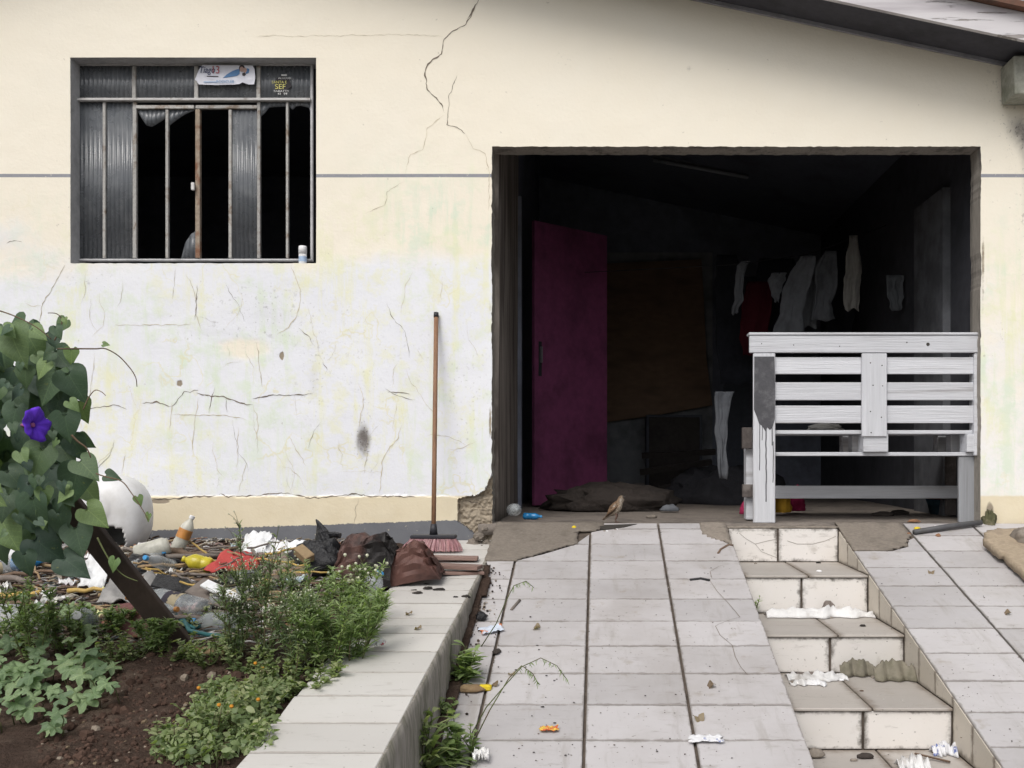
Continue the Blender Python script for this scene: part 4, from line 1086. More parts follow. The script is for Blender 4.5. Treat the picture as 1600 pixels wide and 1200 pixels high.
for i, (x, d) in enumerate(((1380, 6.5), (1405, 6.7))):
    lump('rag', (WX(x, d), d, .008), (.06, .035, .02), M['darkcloth'], ('small grey rag under the centre of the bench', 'small grey rag nearer the tub under the bench', 'front grey rag under the bench beside the brick chip', 'grey rag deepest under the bench', 'grey rag under the bench near the crimson cloth')[i], 'rag', 30 + i, group='rags under the bench', nu=14, nv=8)
lump('cloth_scrap', (WX(1046, 6.9), 6.9, .02), (.06, .04, .03), M['cl_grey'], 'pale grey scrap of cloth on the garage floor between blanket and bench', 'scrap', 41, nu=14, nv=8)
lump('stone', (WX(1018, 6.3), 6.3, .006), (.032, .02, .014), M['concrete'], 'tan stone on the garage floor right of the sparrow', 'stone', 42, nu=10, nv=8)

# ------------------------------------------------------------------ bottles
M['clear'] = plastic('clear_plastic', (.62, .66, .68), .38); M['frost'] = plastic('frosted_plastic', (.58, .57, .50), .8, .4)
M['bluecap'] = plastic('blue_plastic', (.05, .30, .62), 1, .35); M['bluebot'] = plastic('blue_bottle', (.02, .20, .46), .9, .25); M['yellowp'] = plastic('yellow_plastic', (.62, .52, .04), .9, .3)
M['whitep'] = plastic('white_plastic', (.80, .80, .81), 1, .35); M['orangep'] = plastic('orange_plastic2', (.55, .24, .06), .9, .4); M['labelp'] = gm('bottle_label', (.05, .045, .06), (.42, .36, .24), s1=18, thr=(.5, .56), bump=0)
def bottle(loc, axis, L, r, body, cap=None, label_m=None, label='', wide=False, lift=True, cat='bottle', group=None, name='plastic_bottle'):
    root = empty(name, loc, label, cat, group)
    Mx = frame(axis, loc)
    if wide: prof = [(.2*r, 0), (.85*r, 0), (r, .03*L), (r, .80*L), (.9*r, .86*L), (.82*r, .88*L), (.82*r, .94*L)]
    else: prof = [(.2*r, .01*L), (.8*r, 0), (r, .05*L), (r, .28*L), (.93*r, .32*L), (r, .36*L), (r, .62*L), (.85*r, .72*L), (.5*r, .84*L), (.33*r, .89*L), (.33*r, .94*L)]
    mb = MB(); mb.lathe(prof, 18, Mx); mb.build('body', M[body], root, smooth=True)
    if cap:
        cr = (.88 if wide else .40) * r; mb = MB(); mb.lathe([(cr, .93*L), (cr, 1.0*L), (cr*.9, 1.01*L)], 16, Mx); mb.build('cap', M[cap], root)
    if label_m:
        mb = MB(); mb.lathe([(r*1.012, .36*L), (r*1.012, .62*L)], 18, Mx, cap=False); mb.build('label', M[label_m], root, smooth=True)
    return root
bottle(P(799, 797, 6.02) + Vector((0, .05, .0)), (.25, -1, .05), .20, .036, 'clear', None, None, 'clear bottle lying against the left inner wall of the garage')
bottle(Vector((WX(818, 6.15), 6.15, .022)), (1, -.25, -.02), .115, .020, 'bluebot', 'bluecap', None, 'small blue bottle lying on the garage floor near the door')
sb = empty('spray_can', (WX(473, 5.84), 5.84, WZ(410, DW)), 'white deodorant bottle with blue band on the window sill', 'bottle')
sc0 = Vector((WX(473, 5.84), 5.84, WINZ0 - .004)); Mx = Matrix.Translation(sc0)
mb = MB(); mb.lathe([(.020, 0), (.0225, .006), (.0225, .062), (.0225, .062)], 16, Mx); mb.build('body', M['whitep'], sb, smooth=True)
mb = MB(); mb.lathe([(.0229, .018), (.0229, .048)], 16, Mx, cap=False); mb.build('label', plastic('pale_blue', (.42, .55, .75), 1, .4), sb, smooth=True)
mb = MB(); mb.lathe([(.0235, .063), (.0235, .100), (.021, .108), (.010, .110)], 16, Mx); mb.build('cap', M['whitep'], sb, smooth=True)

# ------------------------------------------------------------------ leaves
def heart_mesh(name, m, fold=.18, droop=.3, wave=.03, seed=0):
    """heart-shaped blade, stalk at the origin, tip at +Y, length 1"""
    prof = [(-.13, .05, .24), (-.06, .0, .37), (.03, .0, .45), (.14, .0, .475), (.27, 0, .455), (.42, 0, .39), (.58, 0, .30), (.74, 0, .19), (.88, 0, .085), (1.0, 0, .004)]
    vs, fs = [], []; k = 4
    for i, (y, a, wd) in enumerate(prof):
        for j in range(-k, k + 1):
            t = j / k; x = wd * t
            yy = y + (.16 * (1 - abs(t)) ** 2 if y < .03 else 0) * (1 - max(0, y) / .03 * 0)
            if y < .1: yy = max(yy, .06 * (1 - abs(t) * 2.5)) if abs(t) < .4 else yy
            z = fold * abs(x) * 1.2 - droop * yy * yy - .25 * x * x + wave * math.sin(9 * yy + 3 * t + seed) * abs(t)
            vs.append((x, yy, z))
    r = 2 * k + 1
    for i in range(len(prof) - 1):
        for j in range(2 * k): fs.append((i*r+j, i*r+j+1, (i+1)*r+j+1, (i+1)*r+j))
    mb = MB(); mb.add(vs, fs); return mb.mesh(name, m, True)
def lobed_mesh(name, m, lobes=5, depth=.2, seed=0):
    vs = [(0, .32, .0)]; fs = []; n = 40
    ring = []
    for rr_ in (.5, 1.0):
        for i in range(n):
            a = 2 * math.pi * i / n; t = (a + math.pi / 2) % (2 * math.pi)
            r = .42 * (1 - depth + depth * math.cos(lobes * (a - math.pi / 2)) + .05 * math.cos(lobes * 3 * a + seed))
            if abs(((a + math.pi / 2 + math.pi) % (2 * math.pi)) - math.pi) < .25: r *= .35
            x, y = rr_ * r * math.cos(a) * 1.1, .36 + rr_ * r * math.sin(a)
            z = -.22 * (x * x + (y - .3) ** 2) + .05 * rr_ * math.sin(lobes * a + seed) + .03 * math.sin(5 * x + seed)
            vs.append((x, y, z))
    for i in range(n):
        j = (i + 1) % n
        fs += [(0, 1 + i, 1 + j), (1 + i, 1 + n + i, 1 + n + j, 1 + j)]
    mb = MB(); mb.add(vs, fs); return mb.mesh(name, m, True)
def put_leaf(me, pos, tip, nrm, L, parent, name='leaf'):
    tip = Vector(tip).normalized(); nrm = Vector(nrm); nrm = (nrm - tip * nrm.dot(tip)).normalized(); xx = tip.cross(nrm)
    Mx = Matrix(((xx.x * L, tip.x * L, nrm.x * L, pos[0]), (xx.y * L, tip.y * L, nrm.y * L, pos[1]), (xx.z * L, tip.z * L, nrm.z * L, pos[2]), (0, 0, 0, 1)))
    return link_mesh(name, me, Mx, parent)
M['vine'] = leaf_mat('vine_leaf', (.055, .115, .066), (.095, .175, .08), (.16, .255, .095), veins=True)
M['vine_light'] = leaf_mat('vine_leaf_young', (.14, .25, .07), (.17, .28, .08), (.20, .31, .09), veins=True)
M['vine_dark'] = leaf_mat('vine_leaf_old', (.030, .072, .048), (.048, .10, .06), (.075, .135, .07), veins=True)
M['stem'] = gm('vine_stem', (.11, .13, .05), (.13, .09, .06), s1=8, bump=0)
M['stem_brown'] = gm('dry_stem', (.16, .11, .07), (.10, .07, .05), s1=8, bump=.2)
HV = [heart_mesh('heart_leaf', M['vine'], .16 + .05 * i, .18 + .12 * i, .03, i) for i in range(3)]
HL = [heart_mesh('young_leaf', M['vine_light'], .2, .2 + .1 * i, .03, i) for i in range(2)]
HD = [heart_mesh('old_leaf', M['vine_dark'], .18, .2 + .15 * i, .04, i + 5) for i in range(2)]

# leaning plank that carries the vine
M['plank'] = gm('weathered_plank', (.085, .062, .052), (.045, .034, .03), s1=4, var=.35, s2=22, bump=.6, bs=40, stretch=(1, 1, .35))
pb = on_garden(281, 1006); ptp = P(45, 712, 3.30)
axp = (ptp - pb).normalized(); Mx = frame(axp, pb - axp * .06, 0)
side = axp.cross(Vector((0, -1, 0))).normalized(); nrm = side.cross(axp)
Mp = Matrix(((side.x, nrm.x, axp.x, pb.x), (side.y, nrm.y, axp.y, pb.y), (side.z, nrm.z, axp.z, pb.z), (0, 0, 0, 1)))
mb = MB(); mb.box((-.042, -.014, -.08), (.042, .014, (ptp - pb).length), .003, Mp)
tag(mb.build('plank', M['plank']), 'dark weathered plank leaning out of the garden, overgrown by the vine', 'plank')

vine = empty('morning_glory_vine', P(60, 1000, 3.3), 'morning glory vine with heart-shaped leaves and one purple flower climbing the leaning plank', 'vine')
VD = 3.05
spec = [(22,538,66,160,0),(77,600,64,205,0),(116,600,56,150,0),(39,588,34,185,0),(111,556,27,185,1),(58,520,32,120,1),(20,652,48,195,0),(104,665,48,170,0),(57,722,60,200,0),
        (115,755,62,195,0),(136,731,46,130,0),(54,800,62,175,0),(95,818,48,165,2),(122,842,52,160,0),(11,830,66,150,1),(148,806,46,130,1),(177,882,24,200,1),(174,744,24,100,0),(217,782,17,160,1),
        (231,808,15,200,1),(165,538,11,95,1),(101,501,12,165,1),(7,789,48,190,2),(72,857,62,130,2),(115,884,52,125,2),(40,880,40,170,2),(70,560,50,120,0),(14,590,55,200,2),(60,640,52,190,2),(88,700,50,165,2),
        (75,770,56,190,2),(30,750,56,170,2),(120,700,42,150,2),(10,700,50,190,2),(95,630,46,185,2),(35,690,48,185,2),(100,780,50,175,2),(60,600,50,150,2),(95,560,44,135,2),(45,555,44,160,2),(132,690,28,120,0),(128,640,40,165,0),(20,620,48,180,2),(5,560,50,170,0),(140,770,40,140,0),(0,860,44,180,2)]
for i in range(46):
    spec.append((rnd(-170, 95), rnd(520, 860), rnd(40, 64), rnd(140, 220), random.choice((0, 2, 2))))
for i in range(60):
    y = rnd(535, 850); spec.append((rnd(-120, 30 + 80 * sstep(520, 600, y)), y, rnd(30, 66), rnd(130, 225), 2))
NB = len(spec)
for i in range(34):
    y = rnd(505, 840); spec.append((rnd(-20, 128 - abs(y - 640) * .12), y, rnd(14, 34), rnd(110, 240), random.choice((0, 0, 1, 2))))
for i, (x, y, L, ang, k) in enumerate(spec):
    d = VD + (rnd(-.05, .05) if i < 26 else rnd(-.09, -.02) if i >= NB else rnd(.06, .30))
    a = R(ang); tip = Vector((math.sin(a), rnd(-.35, .05), math.cos(a)))
    Lm = L * d / F
    base = P(x, y, d) - tip.normalized() * Lm * .42
    n = Vector((rnd(-.35, .35), -1, rnd(.15, .75)))
    put_leaf(random.choice((HV, HL, HD)[k]), base, tip, n, Lm, vine)
def wire(pts, d, r, parent, m='stem', name='stem', k=5):
    # smooth through photo points
    V = [P(x, y, dd if dd else d) for x, y, dd in [(*p, None) if len(p) == 2 else p for p in pts]]
    out = []
    for i in range(len(V) - 1):
        p0, p1, p2, p3 = V[max(0, i-1)], V[i], V[i+1], V[min(len(V)-1, i+2)]
        for t in range(k):
            s = t / k; out.append(.5 * ((2*p1) + (p2 - p0) * s + (2*p0 - 5*p1 + 4*p2 - p3) * s*s + (3*p1 - p0 - 3*p2 + p3) * s**3))
    out.append(V[-1]); mb = MB(); mb.tube(out, [r * (1 - .5 * i / len(out)) for i in range(len(out))], 5)
    return mb.build(name, M[m], parent, smooth=True)
for pts, r, m in (([(90, 545), (130, 545), (150, 545), (165, 545), (185, 556), (203, 575), (212, 590), (214, 604)], .0025, 'stem_brown'), ([(-30, 480), (0, 486), (30, 497), (58, 512), (80, 530)], .0025, 'stem_brown'),
                  ([(85, 532), (95, 512), (96, 498), (88, 490), (75, 489)], .0022, 'stem_brown'), ([(112, 680), (122, 690), (135, 700), (142, 715)], .0035, 'stem_brown'),
                  ([(130, 640), (138, 622), (148, 610), (158, 612), (165, 618)], .002, 'stem_brown'), ([(152, 840), (165, 865), (178, 885), (195, 900), (215, 908)], .0028, 'stem'),
                  ([(150, 740), (165, 745), (190, 752), (205, 770), (220, 792), (232, 812)], .0022, 'stem_brown'), ([(60, 660, 3.35), (90, 740, 3.4), (130, 820, 3.45), (200, 920, 3.6), (270, 1000, 3.85)], .006, 'stem_brown'), ([(20, 540, 3.4), (50, 620, 3.4), (60, 700, 3.4), (80, 780, 3.4)], .005, 'stem_brown')):
    wire(pts, VD - .02, r, vine, m)
# the flower: flared funnel on a pink tube
M['petal'] = gm('petal', (.085, .022, .42), (.13, .04, .55), s1=8, var=.15, bump=.15, rough=.7)
M['petal_tube'] = gm('petal_tube', (.38, .12, .28), None, bump=0)
fc = P(58, 663, VD - .09); fax = Vector((.93, -.22, .12)).normalized(); Mf = frame(fax, fc - fax * .008)
mb = MB(); N = 40; vs, fs = [], []
rad = [(.006, -.03), (.008, -.014), (.014, -.003), (.026, .004), (.041, .007), (.050, .006)]
for ri, (r, h) in enumerate(rad):
    for j in range(N):
        a = 2 * math.pi * j / N; q = 1 + (.07 * math.cos(5 * a) if ri > 3 else 0)
        hh = h + (.003 * math.sin(10 * a) * ri / 5) + (.004 * math.cos(5 * a) if ri > 3 else 0)
        vs.append((r * q * math.cos(a), r * q * math.sin(a), hh))
for i in range(len(rad) - 1):
    for j in range(N): fs.append((i*N+j, i*N+(j+1) % N, (i+1)*N+(j+1) % N, (i+1)*N+j))
mb.add(vs, fs, Mf); fo = mb.build('flower', M['petal'], vine, smooth=True, thick=.0008)
mb = MB(); mb.tube([fc - fax * .012, fc - fax * .03 - Vector((.004, 0, 0)), P(34, 664, VD - .05)], [.0068, .006, .004], 8); mb.build('flower_tube', M['petal_tube'], fo, smooth=True)

# ------------------------------------------------------------------ weeds
M['weed'] = leaf_mat('weed_leaf', (.14, .23, .075), (.26, .38, .12), (.38, .48, .19), attr=True, tr=.45)
M['weed_blue'] = leaf_mat('fleabane_leaf', (.16, .25, .12), (.27, .37, .19), (.36, .44, .26), attr=True, tr=.45)
M['weed_lime'] = leaf_mat('groundcover_leaf', (.12, .19, .06), (.25, .34, .11), (.40, .43, .20), attr=True, tr=.45)
M['bud'] = gm('flower_bud', (.62, .62, .48), (.42, .45, .22), s1=20, bump=0); M['orangebud'] = gm('orange_flower', (.60, .26, .03), None, bump=0)
def blade(mb, base, tip, nrm, wd, bend=.3, seg=4, oval=False):
    """one small leaf as a bent strip"""
    base = Vector(base); tip = Vector(tip); ax_ = tip - base; L = ax_.length or 1e-4
    s = ax_.cross(nrm); s = s.normalized() if s.length > 1e-6 else Vector((1, 0, 0)); u = s.cross(ax_).normalized()
    vs = []
    for i in range(seg + 1):
        t = i / seg
        wv = wd * (math.sin(math.pi * min(.97, .08 + .9 * t)) ** (.7 if oval else .9)) * (1.0 if oval else (1.1 - .5 * t))
        c = base + ax_ * t + u * (bend * L * t * (1 - t)) - Vector((0, 0, bend * L * t * t * .5))
        vs += [c - s * wv + u * wv * .25, c + s * wv + u * wv * .25] if False else [c - s * wv, c + s * wv]
    fs = [(2*i, 2*i+1, 2*i+3, 2*i+2) for i in range(seg)]
    mb.add(vs, fs)
def curve_pts(base, d0, L, n=7, bend=.25, grav=.0):
    p = Vector(base); d = Vector(d0).normalized(); out = [p.copy()]; b2 = Vector((rnd(-1, 1), rnd(-1, 1), 0)) * bend / n
    for i in range(n):
        d = (d + b2 + Vector((0, 0, -grav / n))).normalized(); p = p + d * (L / n); out.append(p.copy())
    return out
def weed(name, base, h, nst, spread, label, m='weed', leafL=.05, leafW=.006, per=26, buds=0, budm='bud', oval=False, group='weeds in the garden', cat='weed', budr=.0035, branch=0, top=.25):
    root = empty(name, base, label, cat, group)
    sm, lm, bm_ = MB(), MB(), MB()
    for k in range(nst):
        a = rnd(0, 6.28); o = Vector(base) + Vector((math.cos(a), math.sin(a), 0)) * rnd(0, spread * .35); o.z = base[2] - .01
        pts = curve_pts(o, (math.cos(a) * spread * rnd(.3, 1.1) / h, math.sin(a) * spread * rnd(.3, 1.1) / h, 1), h * rnd(.65, 1.1), 7, .35)
        sm.tube(pts, [.0032 * (1 - .1 * i) for i in range(8)], 5)
        stems = [(pts, 1.0)]
        for q in range(branch):
            i = random.randint(3, 6); bp = curve_pts(pts[i], (rnd(-1, 1), rnd(-1, 1), 1.2), h * rnd(.12, .3), 4, .3); sm.tube(bp, [.0018, .0016, .0014, .0012, .001], 4); stems.append((bp, .55))
        for sp_, f in stems:
            for q in range(int(per * (1 if f == 1 else .45))):
                t = rnd(.06, 1.0) * (len(sp_) - 1); i = min(len(sp_) - 2, int(t)); p = sp_[i].lerp(sp_[i+1], t - i)
                an = rnd(0, 6.28); dr = Vector((math.cos(an), math.sin(an), rnd(.1, .9))).normalized(); L = leafL * rnd(.5, 1.15) * (1 - .45 * t / len(sp_)) * (f ** .3)
                lm.col = (min(1, max(0, random.gauss(.42 + .3 * t / len(sp_), .22))), 0, 0)
                blade(lm, p, p + dr * L, Vector((0, 0, 1)) + Vector((rnd(-.4, .4), rnd(-.4, .4), 0)), leafW * rnd(.7, 1.2) * (f ** .3), rnd(.1, .6), 4 if not oval else 4, oval)
            if buds:
                for q in range(buds):
                    e = sp_[-1] + Vector((rnd(-1, 1), rnd(-1, 1), rnd(-.6, 1.0))) * top * h * .35
                    sm.tube([sp_[-2], (sp_[-1] + e) / 2, e], [.001, .0008, .0007], 3)
                    r = budr * rnd(.7, 1.2); bm_.lathe([(r * .3, -r), (r, 0), (r * .8, r * .8), (r * .2, r * 1.1)], 6, Matrix.Translation(e))
    tag(sm.build('stems', M['stem'], root, smooth=True), kind='stuff')
    tag(lm.build('foliage', M[m], root, smooth=True, fixn=False), kind='stuff')
    if buds: tag(bm_.build('flower_heads', M[budm], root), kind='stuff')
    return root
random.seed(21)
def gp(px, py): return on_garden(px, py)
# fleabane-like stand in front of the rubbish, and leafy weeds beside the path
for px, py, h, ns, lab in ((415, 1032, .42, 7, 'tall grey-green weed with tiny white flower heads, nearest the rubbish'), (362, 1030, .32, 7, 'shorter white-headed weed at the left edge of the clump'), (460, 1050, .30, 7, 'bushy white-headed weed in the middle of the clump')):
    weed('fleabane', gp(px, py), h, ns, .10, lab, 'weed_blue', .07, .0032, 46, 4, branch=4, group='white-headed weeds beside the path', budr=.0028)
for px, py, h, ns, sp_, lab in ((505, 1040, .27, 12, .16, 'feathery green weed in front of the blue-capped bottle'), (548, 1030, .24, 12, .16, 'feathery green weed spilling onto the path'), (572, 1000, .22, 9, .13, 'bright green weed touching the path slabs'), (480, 1000, .28, 9, .15, 'dense green weed behind the white-headed weeds'), (535, 985, .27, 8, .13, 'leafy weed with stalked yellow buds in front of the burnt metal sheet')):
    weed('green_weed', gp(px, py), h, ns, sp_, lab, 'weed', .075, .0042, 42, 2 if 'buds' in lab else 0, branch=3, group='green weeds beside the path', top=.5, budr=.006)
for px, py, h, lab in ((505, 1060, .09, 'low pale green herb at the foot of the weeds by the path'), (480, 1075, .07, 'low pale green herb at the corner of the path slabs'), (350, 1020, .12, 'low leafy weed in front of the plank foot'), (300, 1030, .08, 'low leafy weed on the edge of the bare soil'), (410, 1065, .10, 'low leafy weed between the clump and the bright mound'), (330, 1150, .14, 'taller herb rising from the bright green mound'), (400, 1110, .13, 'herb rising at the path side of the bright green mound'), (270, 1165, .11, 'herb at the lower left of the bright green mound'), (440, 1070, .14, 'pale herb under the white-headed weeds'), (265, 1030, .10, 'leafy herb just left of the bare soil ridge'), (215, 1030, .13, 'leafy herb between creeper and plank foot'), (175, 1035, .12, 'leafy herb behind the broad-leaved creeper'), (325, 1040, .12, 'feathery low herb at the right of the soil ridge'), (380, 1050, .12, 'feathery low herb under the tall white-headed weed'), (310, 985, .10, 'low leafy weed behind the plank foot')):
    weed('low_herb', gp(px, py), h, 9, .12, lab, 'weed_lime', .030, .008, 18, 0, oval=True, group='low herbs in the garden')
# rank weeds at the left, in front of the rubbish
for px, py, h, ns, lab in ((55, 1035, .30, 8, 'dark upright weed standing at the left edge of the garden'), (105, 1015, .19, 9, 'dark bushy weed right of the upright weed'), (15, 1015, .19, 8, 'dark weed at the extreme left of the garden'), (150, 1005, .16, 9, 'leafy weed between the left weeds and the plank'), (200, 992, .13, 8, 'small leafy weed left of the plank foot'), (240, 1015, .14, 8, 'small leafy weed at the plank foot')):
    weed('rank_weed', gp(px, py), h, ns, .12, lab, 'weed', .045, .0055, 36, 0, oval=True, branch=4, group='rank weeds at the left of the garden')
# ground cover at the lower right of the soil
def cover(name, cx, cy, rx, ry, n, label, h=.11, L=.017, flowers=0):
    c = on_garden(cx, cy); root = empty(name, c, label, 'ground cover', 'ground cover in the garden'); lm = MB(); sm = MB(); fm = MB()
    for i in range(n):
        a, r = rnd(0, 6.28), math.sqrt(rnd(0, 1)); px, py = cx + rx * r * math.cos(a), cy + ry * r * math.sin(a)
        p = on_garden(px, py); cl_ = .5 + .5 * nz(p.x, p.y, 0, 9); hh = h * (1 - r * r * .6) * rnd(.1, 1.0) * (.35 + 1.3 * cl_ * cl_); p = p + Vector((0, 0, max(.004, hh)))
        an = rnd(0, 6.28)
        if r > .75 and random.random() < .5: continue
        dr = Vector((math.cos(an), math.sin(an), rnd(-.6, 1.0))).normalized(); Lk = L * random.choice((.5, .7, .9, 1.3, 1.7))
        lm.col = (min(1, max(0, random.gauss(.3 + .5 * hh / h, .25))), 0, 0)
        blade(lm, p, p + dr * Lk, Vector((rnd(-.9, .9), rnd(-1, .4), rnd(.3, 1))), Lk * rnd(.16, .34), rnd(.1, .7), 4, True)
        if i % 7 == 0: sm.tube([p - Vector((0, 0, hh + .01)), p], .0013, 4)
    for i in range(flowers):
        a = rnd(0, 6.28); q = on_garden(cx + rx * .8 * math.cos(a), cy + ry * .9 * math.sin(a)) + Vector((0, 0, h * .9)); fm.lathe([(.002, -.005), (.006, 0), (.005, .005), (.001, .006)], 7, Matrix.Translation(q))
    tag(lm.build('foliage', M['weed_lime'], root, smooth=True, fixn=False), kind='stuff'); tag(sm.build('stems', M['stem'], root), kind='stuff')
    if flowers: tag(fm.build('flower_heads', M['orangebud'], root), kind='stuff')
cover('ground_cover', 365, 1118, 70, 46, 1900, 'bright green leafy mound with orange flowers on the edge of the path slabs', flowers=6)
cover('ground_cover', 300, 1180, 66, 26, 800, 'low green mound at the bottom edge, left of the path slabs')
cover('ground_cover', 425, 1085, 38, 18, 700, 'small leafy tuft at the top of the bright green mound', .06)
cover('ground_cover', 390, 1160, 38, 20, 600, 'small leafy tuft drooping over the path slab edge', .06)
# broad-leaved plants at the lower left
M['broad'] = leaf_mat('broad_leaf', (.12, .21, .09), (.19, .31, .12), (.27, .38, .16), veins=True)
LB = [lobed_mesh('broad_leaf', M['broad'], 5, .22, i * 2) for i in range(3)]
random.seed(5)
for cx, cy, n, rx, ry, lab in ((70, 1112, 30, 72, 48, 'broad-leaved creeper with lobed leaves on the soil at the lower left'), (135, 1075, 18, 60, 42, 'broad-leaved creeper reaching towards the bare soil'), (30, 1060, 16, 55, 45, 'broad-leaved creeper at the left edge behind the front leaves'), (90, 1000, 9, 70, 35, 'broad leaves growing among the dark weeds below the vine')):
    c = on_garden(cx, cy); root = empty('broad_leaf_creeper', c, lab, 'creeper', 'broad-leaved creepers')
    sm = MB()
    for i in range(n):
        p = on_garden(cx + rnd(-rx, rx), cy + rnd(-ry, ry)); q = p + Vector((0, 0, rnd(.03, .10)))
        an = rnd(-2.6, 2.6); tip = Vector((math.sin(an), -abs(math.cos(an)) * .8 - .1, rnd(-.5, .1)))
        put_leaf(random.choice(LB), q, tip, Vector((rnd(-.3, .3), -.75, 1)), rnd(.06, .115), root)
        sm = MB(); sm.tube([p - Vector((rnd(-.03, .03), -.02, .01)), (p + q) / 2 + Vector((.005, 0, .01)), q + tip.normalized() * .02], [.002, .0018, .0015], 5); sm.build('leaf_stalk', M['stem'], root, smooth=True)
# plants in the gutter between the kerb and the ramp
random.seed(9)
def gut(px, py): q = on_ramp(px, py, 0); q.x = max(q.x, XL + .02); return q
for px, py, h, n, L, wd, m, lab in ((725, 1068, .16, 7, .085, .011, 'weed', 'dark glossy weed growing in the gutter halfway up the kerb'), (655, 1215, .22, 5, .17, .011, 'weed_lime', 'bright green pointed weed at the bottom of the kerb'), (712, 1200, .20, 6, .075, .013, 'weed', 'dark leafy weed in the gutter at the bottom right of the kerb'), (700, 1120, .10, 4, .05, .009, 'weed', 'small dark weed low in the gutter'), (742, 1180, .12, 3, .05, .008, 'weed', 'thin weed leaning over the lowest ramp tiles')):
    weed('gutter_weed', gut(px, py), h, n, .05, lab, m, L, wd, 20, 0, oval='dark' in lab, group='weeds in the gutter by the kerb')
gr = empty('seeding_grass', gut(735, 1150), 'arching grass stalks with drooping seed heads over the ramp tiles', 'grass')
def rp(px, py, lift): q = on_ramp(px, py, 0); q.z += lift; return q
for pts in ([(735, 1150, .0), (760, 1105, .06), (790, 1070, .12), (815, 1042, .17), (845, 1028, .19), (870, 1040, .17), (886, 1062, .13)], [(740, 1160, 0), (765, 1110, .06), (795, 1060, .12), (815, 1040, .15), (832, 1052, .13), (841, 1068, .10)], [(752, 1010, 0), (775, 975, .08), (790, 940, .14), (803, 915, .18), (822, 908, .19), (834, 918, .17)]):
    # stalks stand over the gutter in one plane at the distance of their root
    d = gut(pts[0][0], pts[0][1]).y; V = [P(x, y, d - .02 + .04 * i / 6) for i, (x, y, _) in enumerate(pts)]
    mb = MB(); mb.tube(V, [.0024 - .0002 * i for i in range(len(V))], 5); stk = mb.build('stalk', M['stem'], gr, smooth=True)
    hd = MB()
    for i in range(26):
        t = rnd(.55, 1) * (len(V) - 1); j = min(len(V) - 2, int(t)); p = V[j].lerp(V[j+1], t - j); hd.col = (rnd(0, .6), 0, 0)
        blade(hd, p, p + Vector((rnd(-.012, .012), rnd(-.01, .01), -rnd(.008, .022))), Vector((0, -1, 0)), .0014, .1, 3)
    tag(hd.build('seed_head', M['weed'], stk, fixn=False), kind='stuff')
weed('step_grass', Vector((XS0 + .035, 4.99, TOPZ[2] + .002)), .11, 6, .05, 'small green tuft growing at the left end of the second step', 'weed', .05, .0035, 9, group='grass on the steps')
weed('step_grass', Vector((1.22, 4.40, TOPZ[3] + .002)), .05, 5, .04, 'tiny green sprig behind the corrugated fragment on the third step', 'weed', .03, .006, 10, oval=True, group='grass on the steps')

# ------------------------------------------------------------------ rubbish in the garden
random.seed(33)
HEAPG = 'rubbish strewn along the foot of the wall'
# small scraps nobody could count: chips, twigs, leaf litter
sc = MB(); PAL = [(.16, .11, .075), (.10, .07, .05), (.22, .17, .12), (.30, .25, .19), (.07, .055, .05), (.42, .40, .38), (.13, .095, .085), (.34, .28, .2), (.25, .13, .08), (.20, .24, .25), (.60, .59, .58), (.40, .36, .30), (.38, .27, .24), (.46, .43, .36)]
def scrap(mb, p, s):
    a = rnd(0, 6.28); u = Vector((math.cos(a), math.sin(a), rnd(-.35, .35))); v = Vector((-math.sin(a), math.cos(a), rnd(-.35, .35)))
    n = random.choice((4, 5, 6)); pts = []
    for i in range(n):
        t = 2 * math.pi * i / n; r = s * rnd(.55, 1.1); pts.append(p + u * r * math.cos(t) + v * r * .6 * math.sin(t) + Vector((0, 0, rnd(-.2, .2) * s)))
    mb.add(pts + [q - Vector((0, 0, .004)) for q in pts], [tuple(range(n)), tuple(range(2*n-1, n-1, -1))] + [(i, n+i, n+(i+1) % n, (i+1) % n) for i in range(n)])
for i in range(4200):
    px, py = rnd(-40, 540), 843 + (rnd(0, 1) ** 1.2) * 165
    if px > 470 and py > 940: continue
    p = on_garden(px, py); sc.col = random.choice(PAL); k = rnd(.6, 1.2); sc.col = tuple(c * k for c in sc.col)
    if random.random() < .45:
        a = rnd(-.5, .5) if random.random() < .7 else rnd(0, 3.14); L = rnd(.03, .12); dv = Vector((math.cos(a), math.sin(a), rnd(-.15, .25))) * L
        sc.tube([p + Vector((0, 0, .006)), p + dv * .5 + Vector((0, 0, rnd(.004, .016))), p + dv + Vector((0, 0, .008))], [.003, .0032, .002], 5)
    else: scrap(sc, p + Vector((0, 0, rnd(.004, .03))), rnd(.008, .032))
tag(sc.build('litter', attr_mat('litter', .9, .2, .3), fixn=True), 'fine litter of twigs, chips and dead leaves covering the garden below the window', 'litter', kind='stuff')
soilbits = MB()
for i in range(1500):
    px, py = rnd(60, 420), rnd(1010, 1200)
    if px > 400 - (py - 1060) * .3 and py > 1060: continue
    p = on_garden(px, py); k = rnd(.7, 1.5)
    soilbits.col = random.choice([(.075 * k, .047 * k, .036 * k)] * 40 + [(.30, .25, .2), (.2, .15, .1)])
    s = rnd(.003, .011) * (2.2 if random.random() < .06 else 1); soilbits.lathe([(s*.4, -s*.6), (s * rnd(.8, 1.1), -s*.1), (s*.8, s*.4), (s*.2, s*.6)], 6, Matrix.Translation(p) @ Matrix.Rotation(rnd(0, 3), 4, Vector((rnd(-1, 1), rnd(-1, 1), .2)).normalized()))
tag(soilbits.build('soil_crumbs', attr_mat('soil_crumbs', 1, .1, .3), fixn=True), 'loose crumbs of brown soil and pebbles on the bare bed', 'soil', kind='stuff')

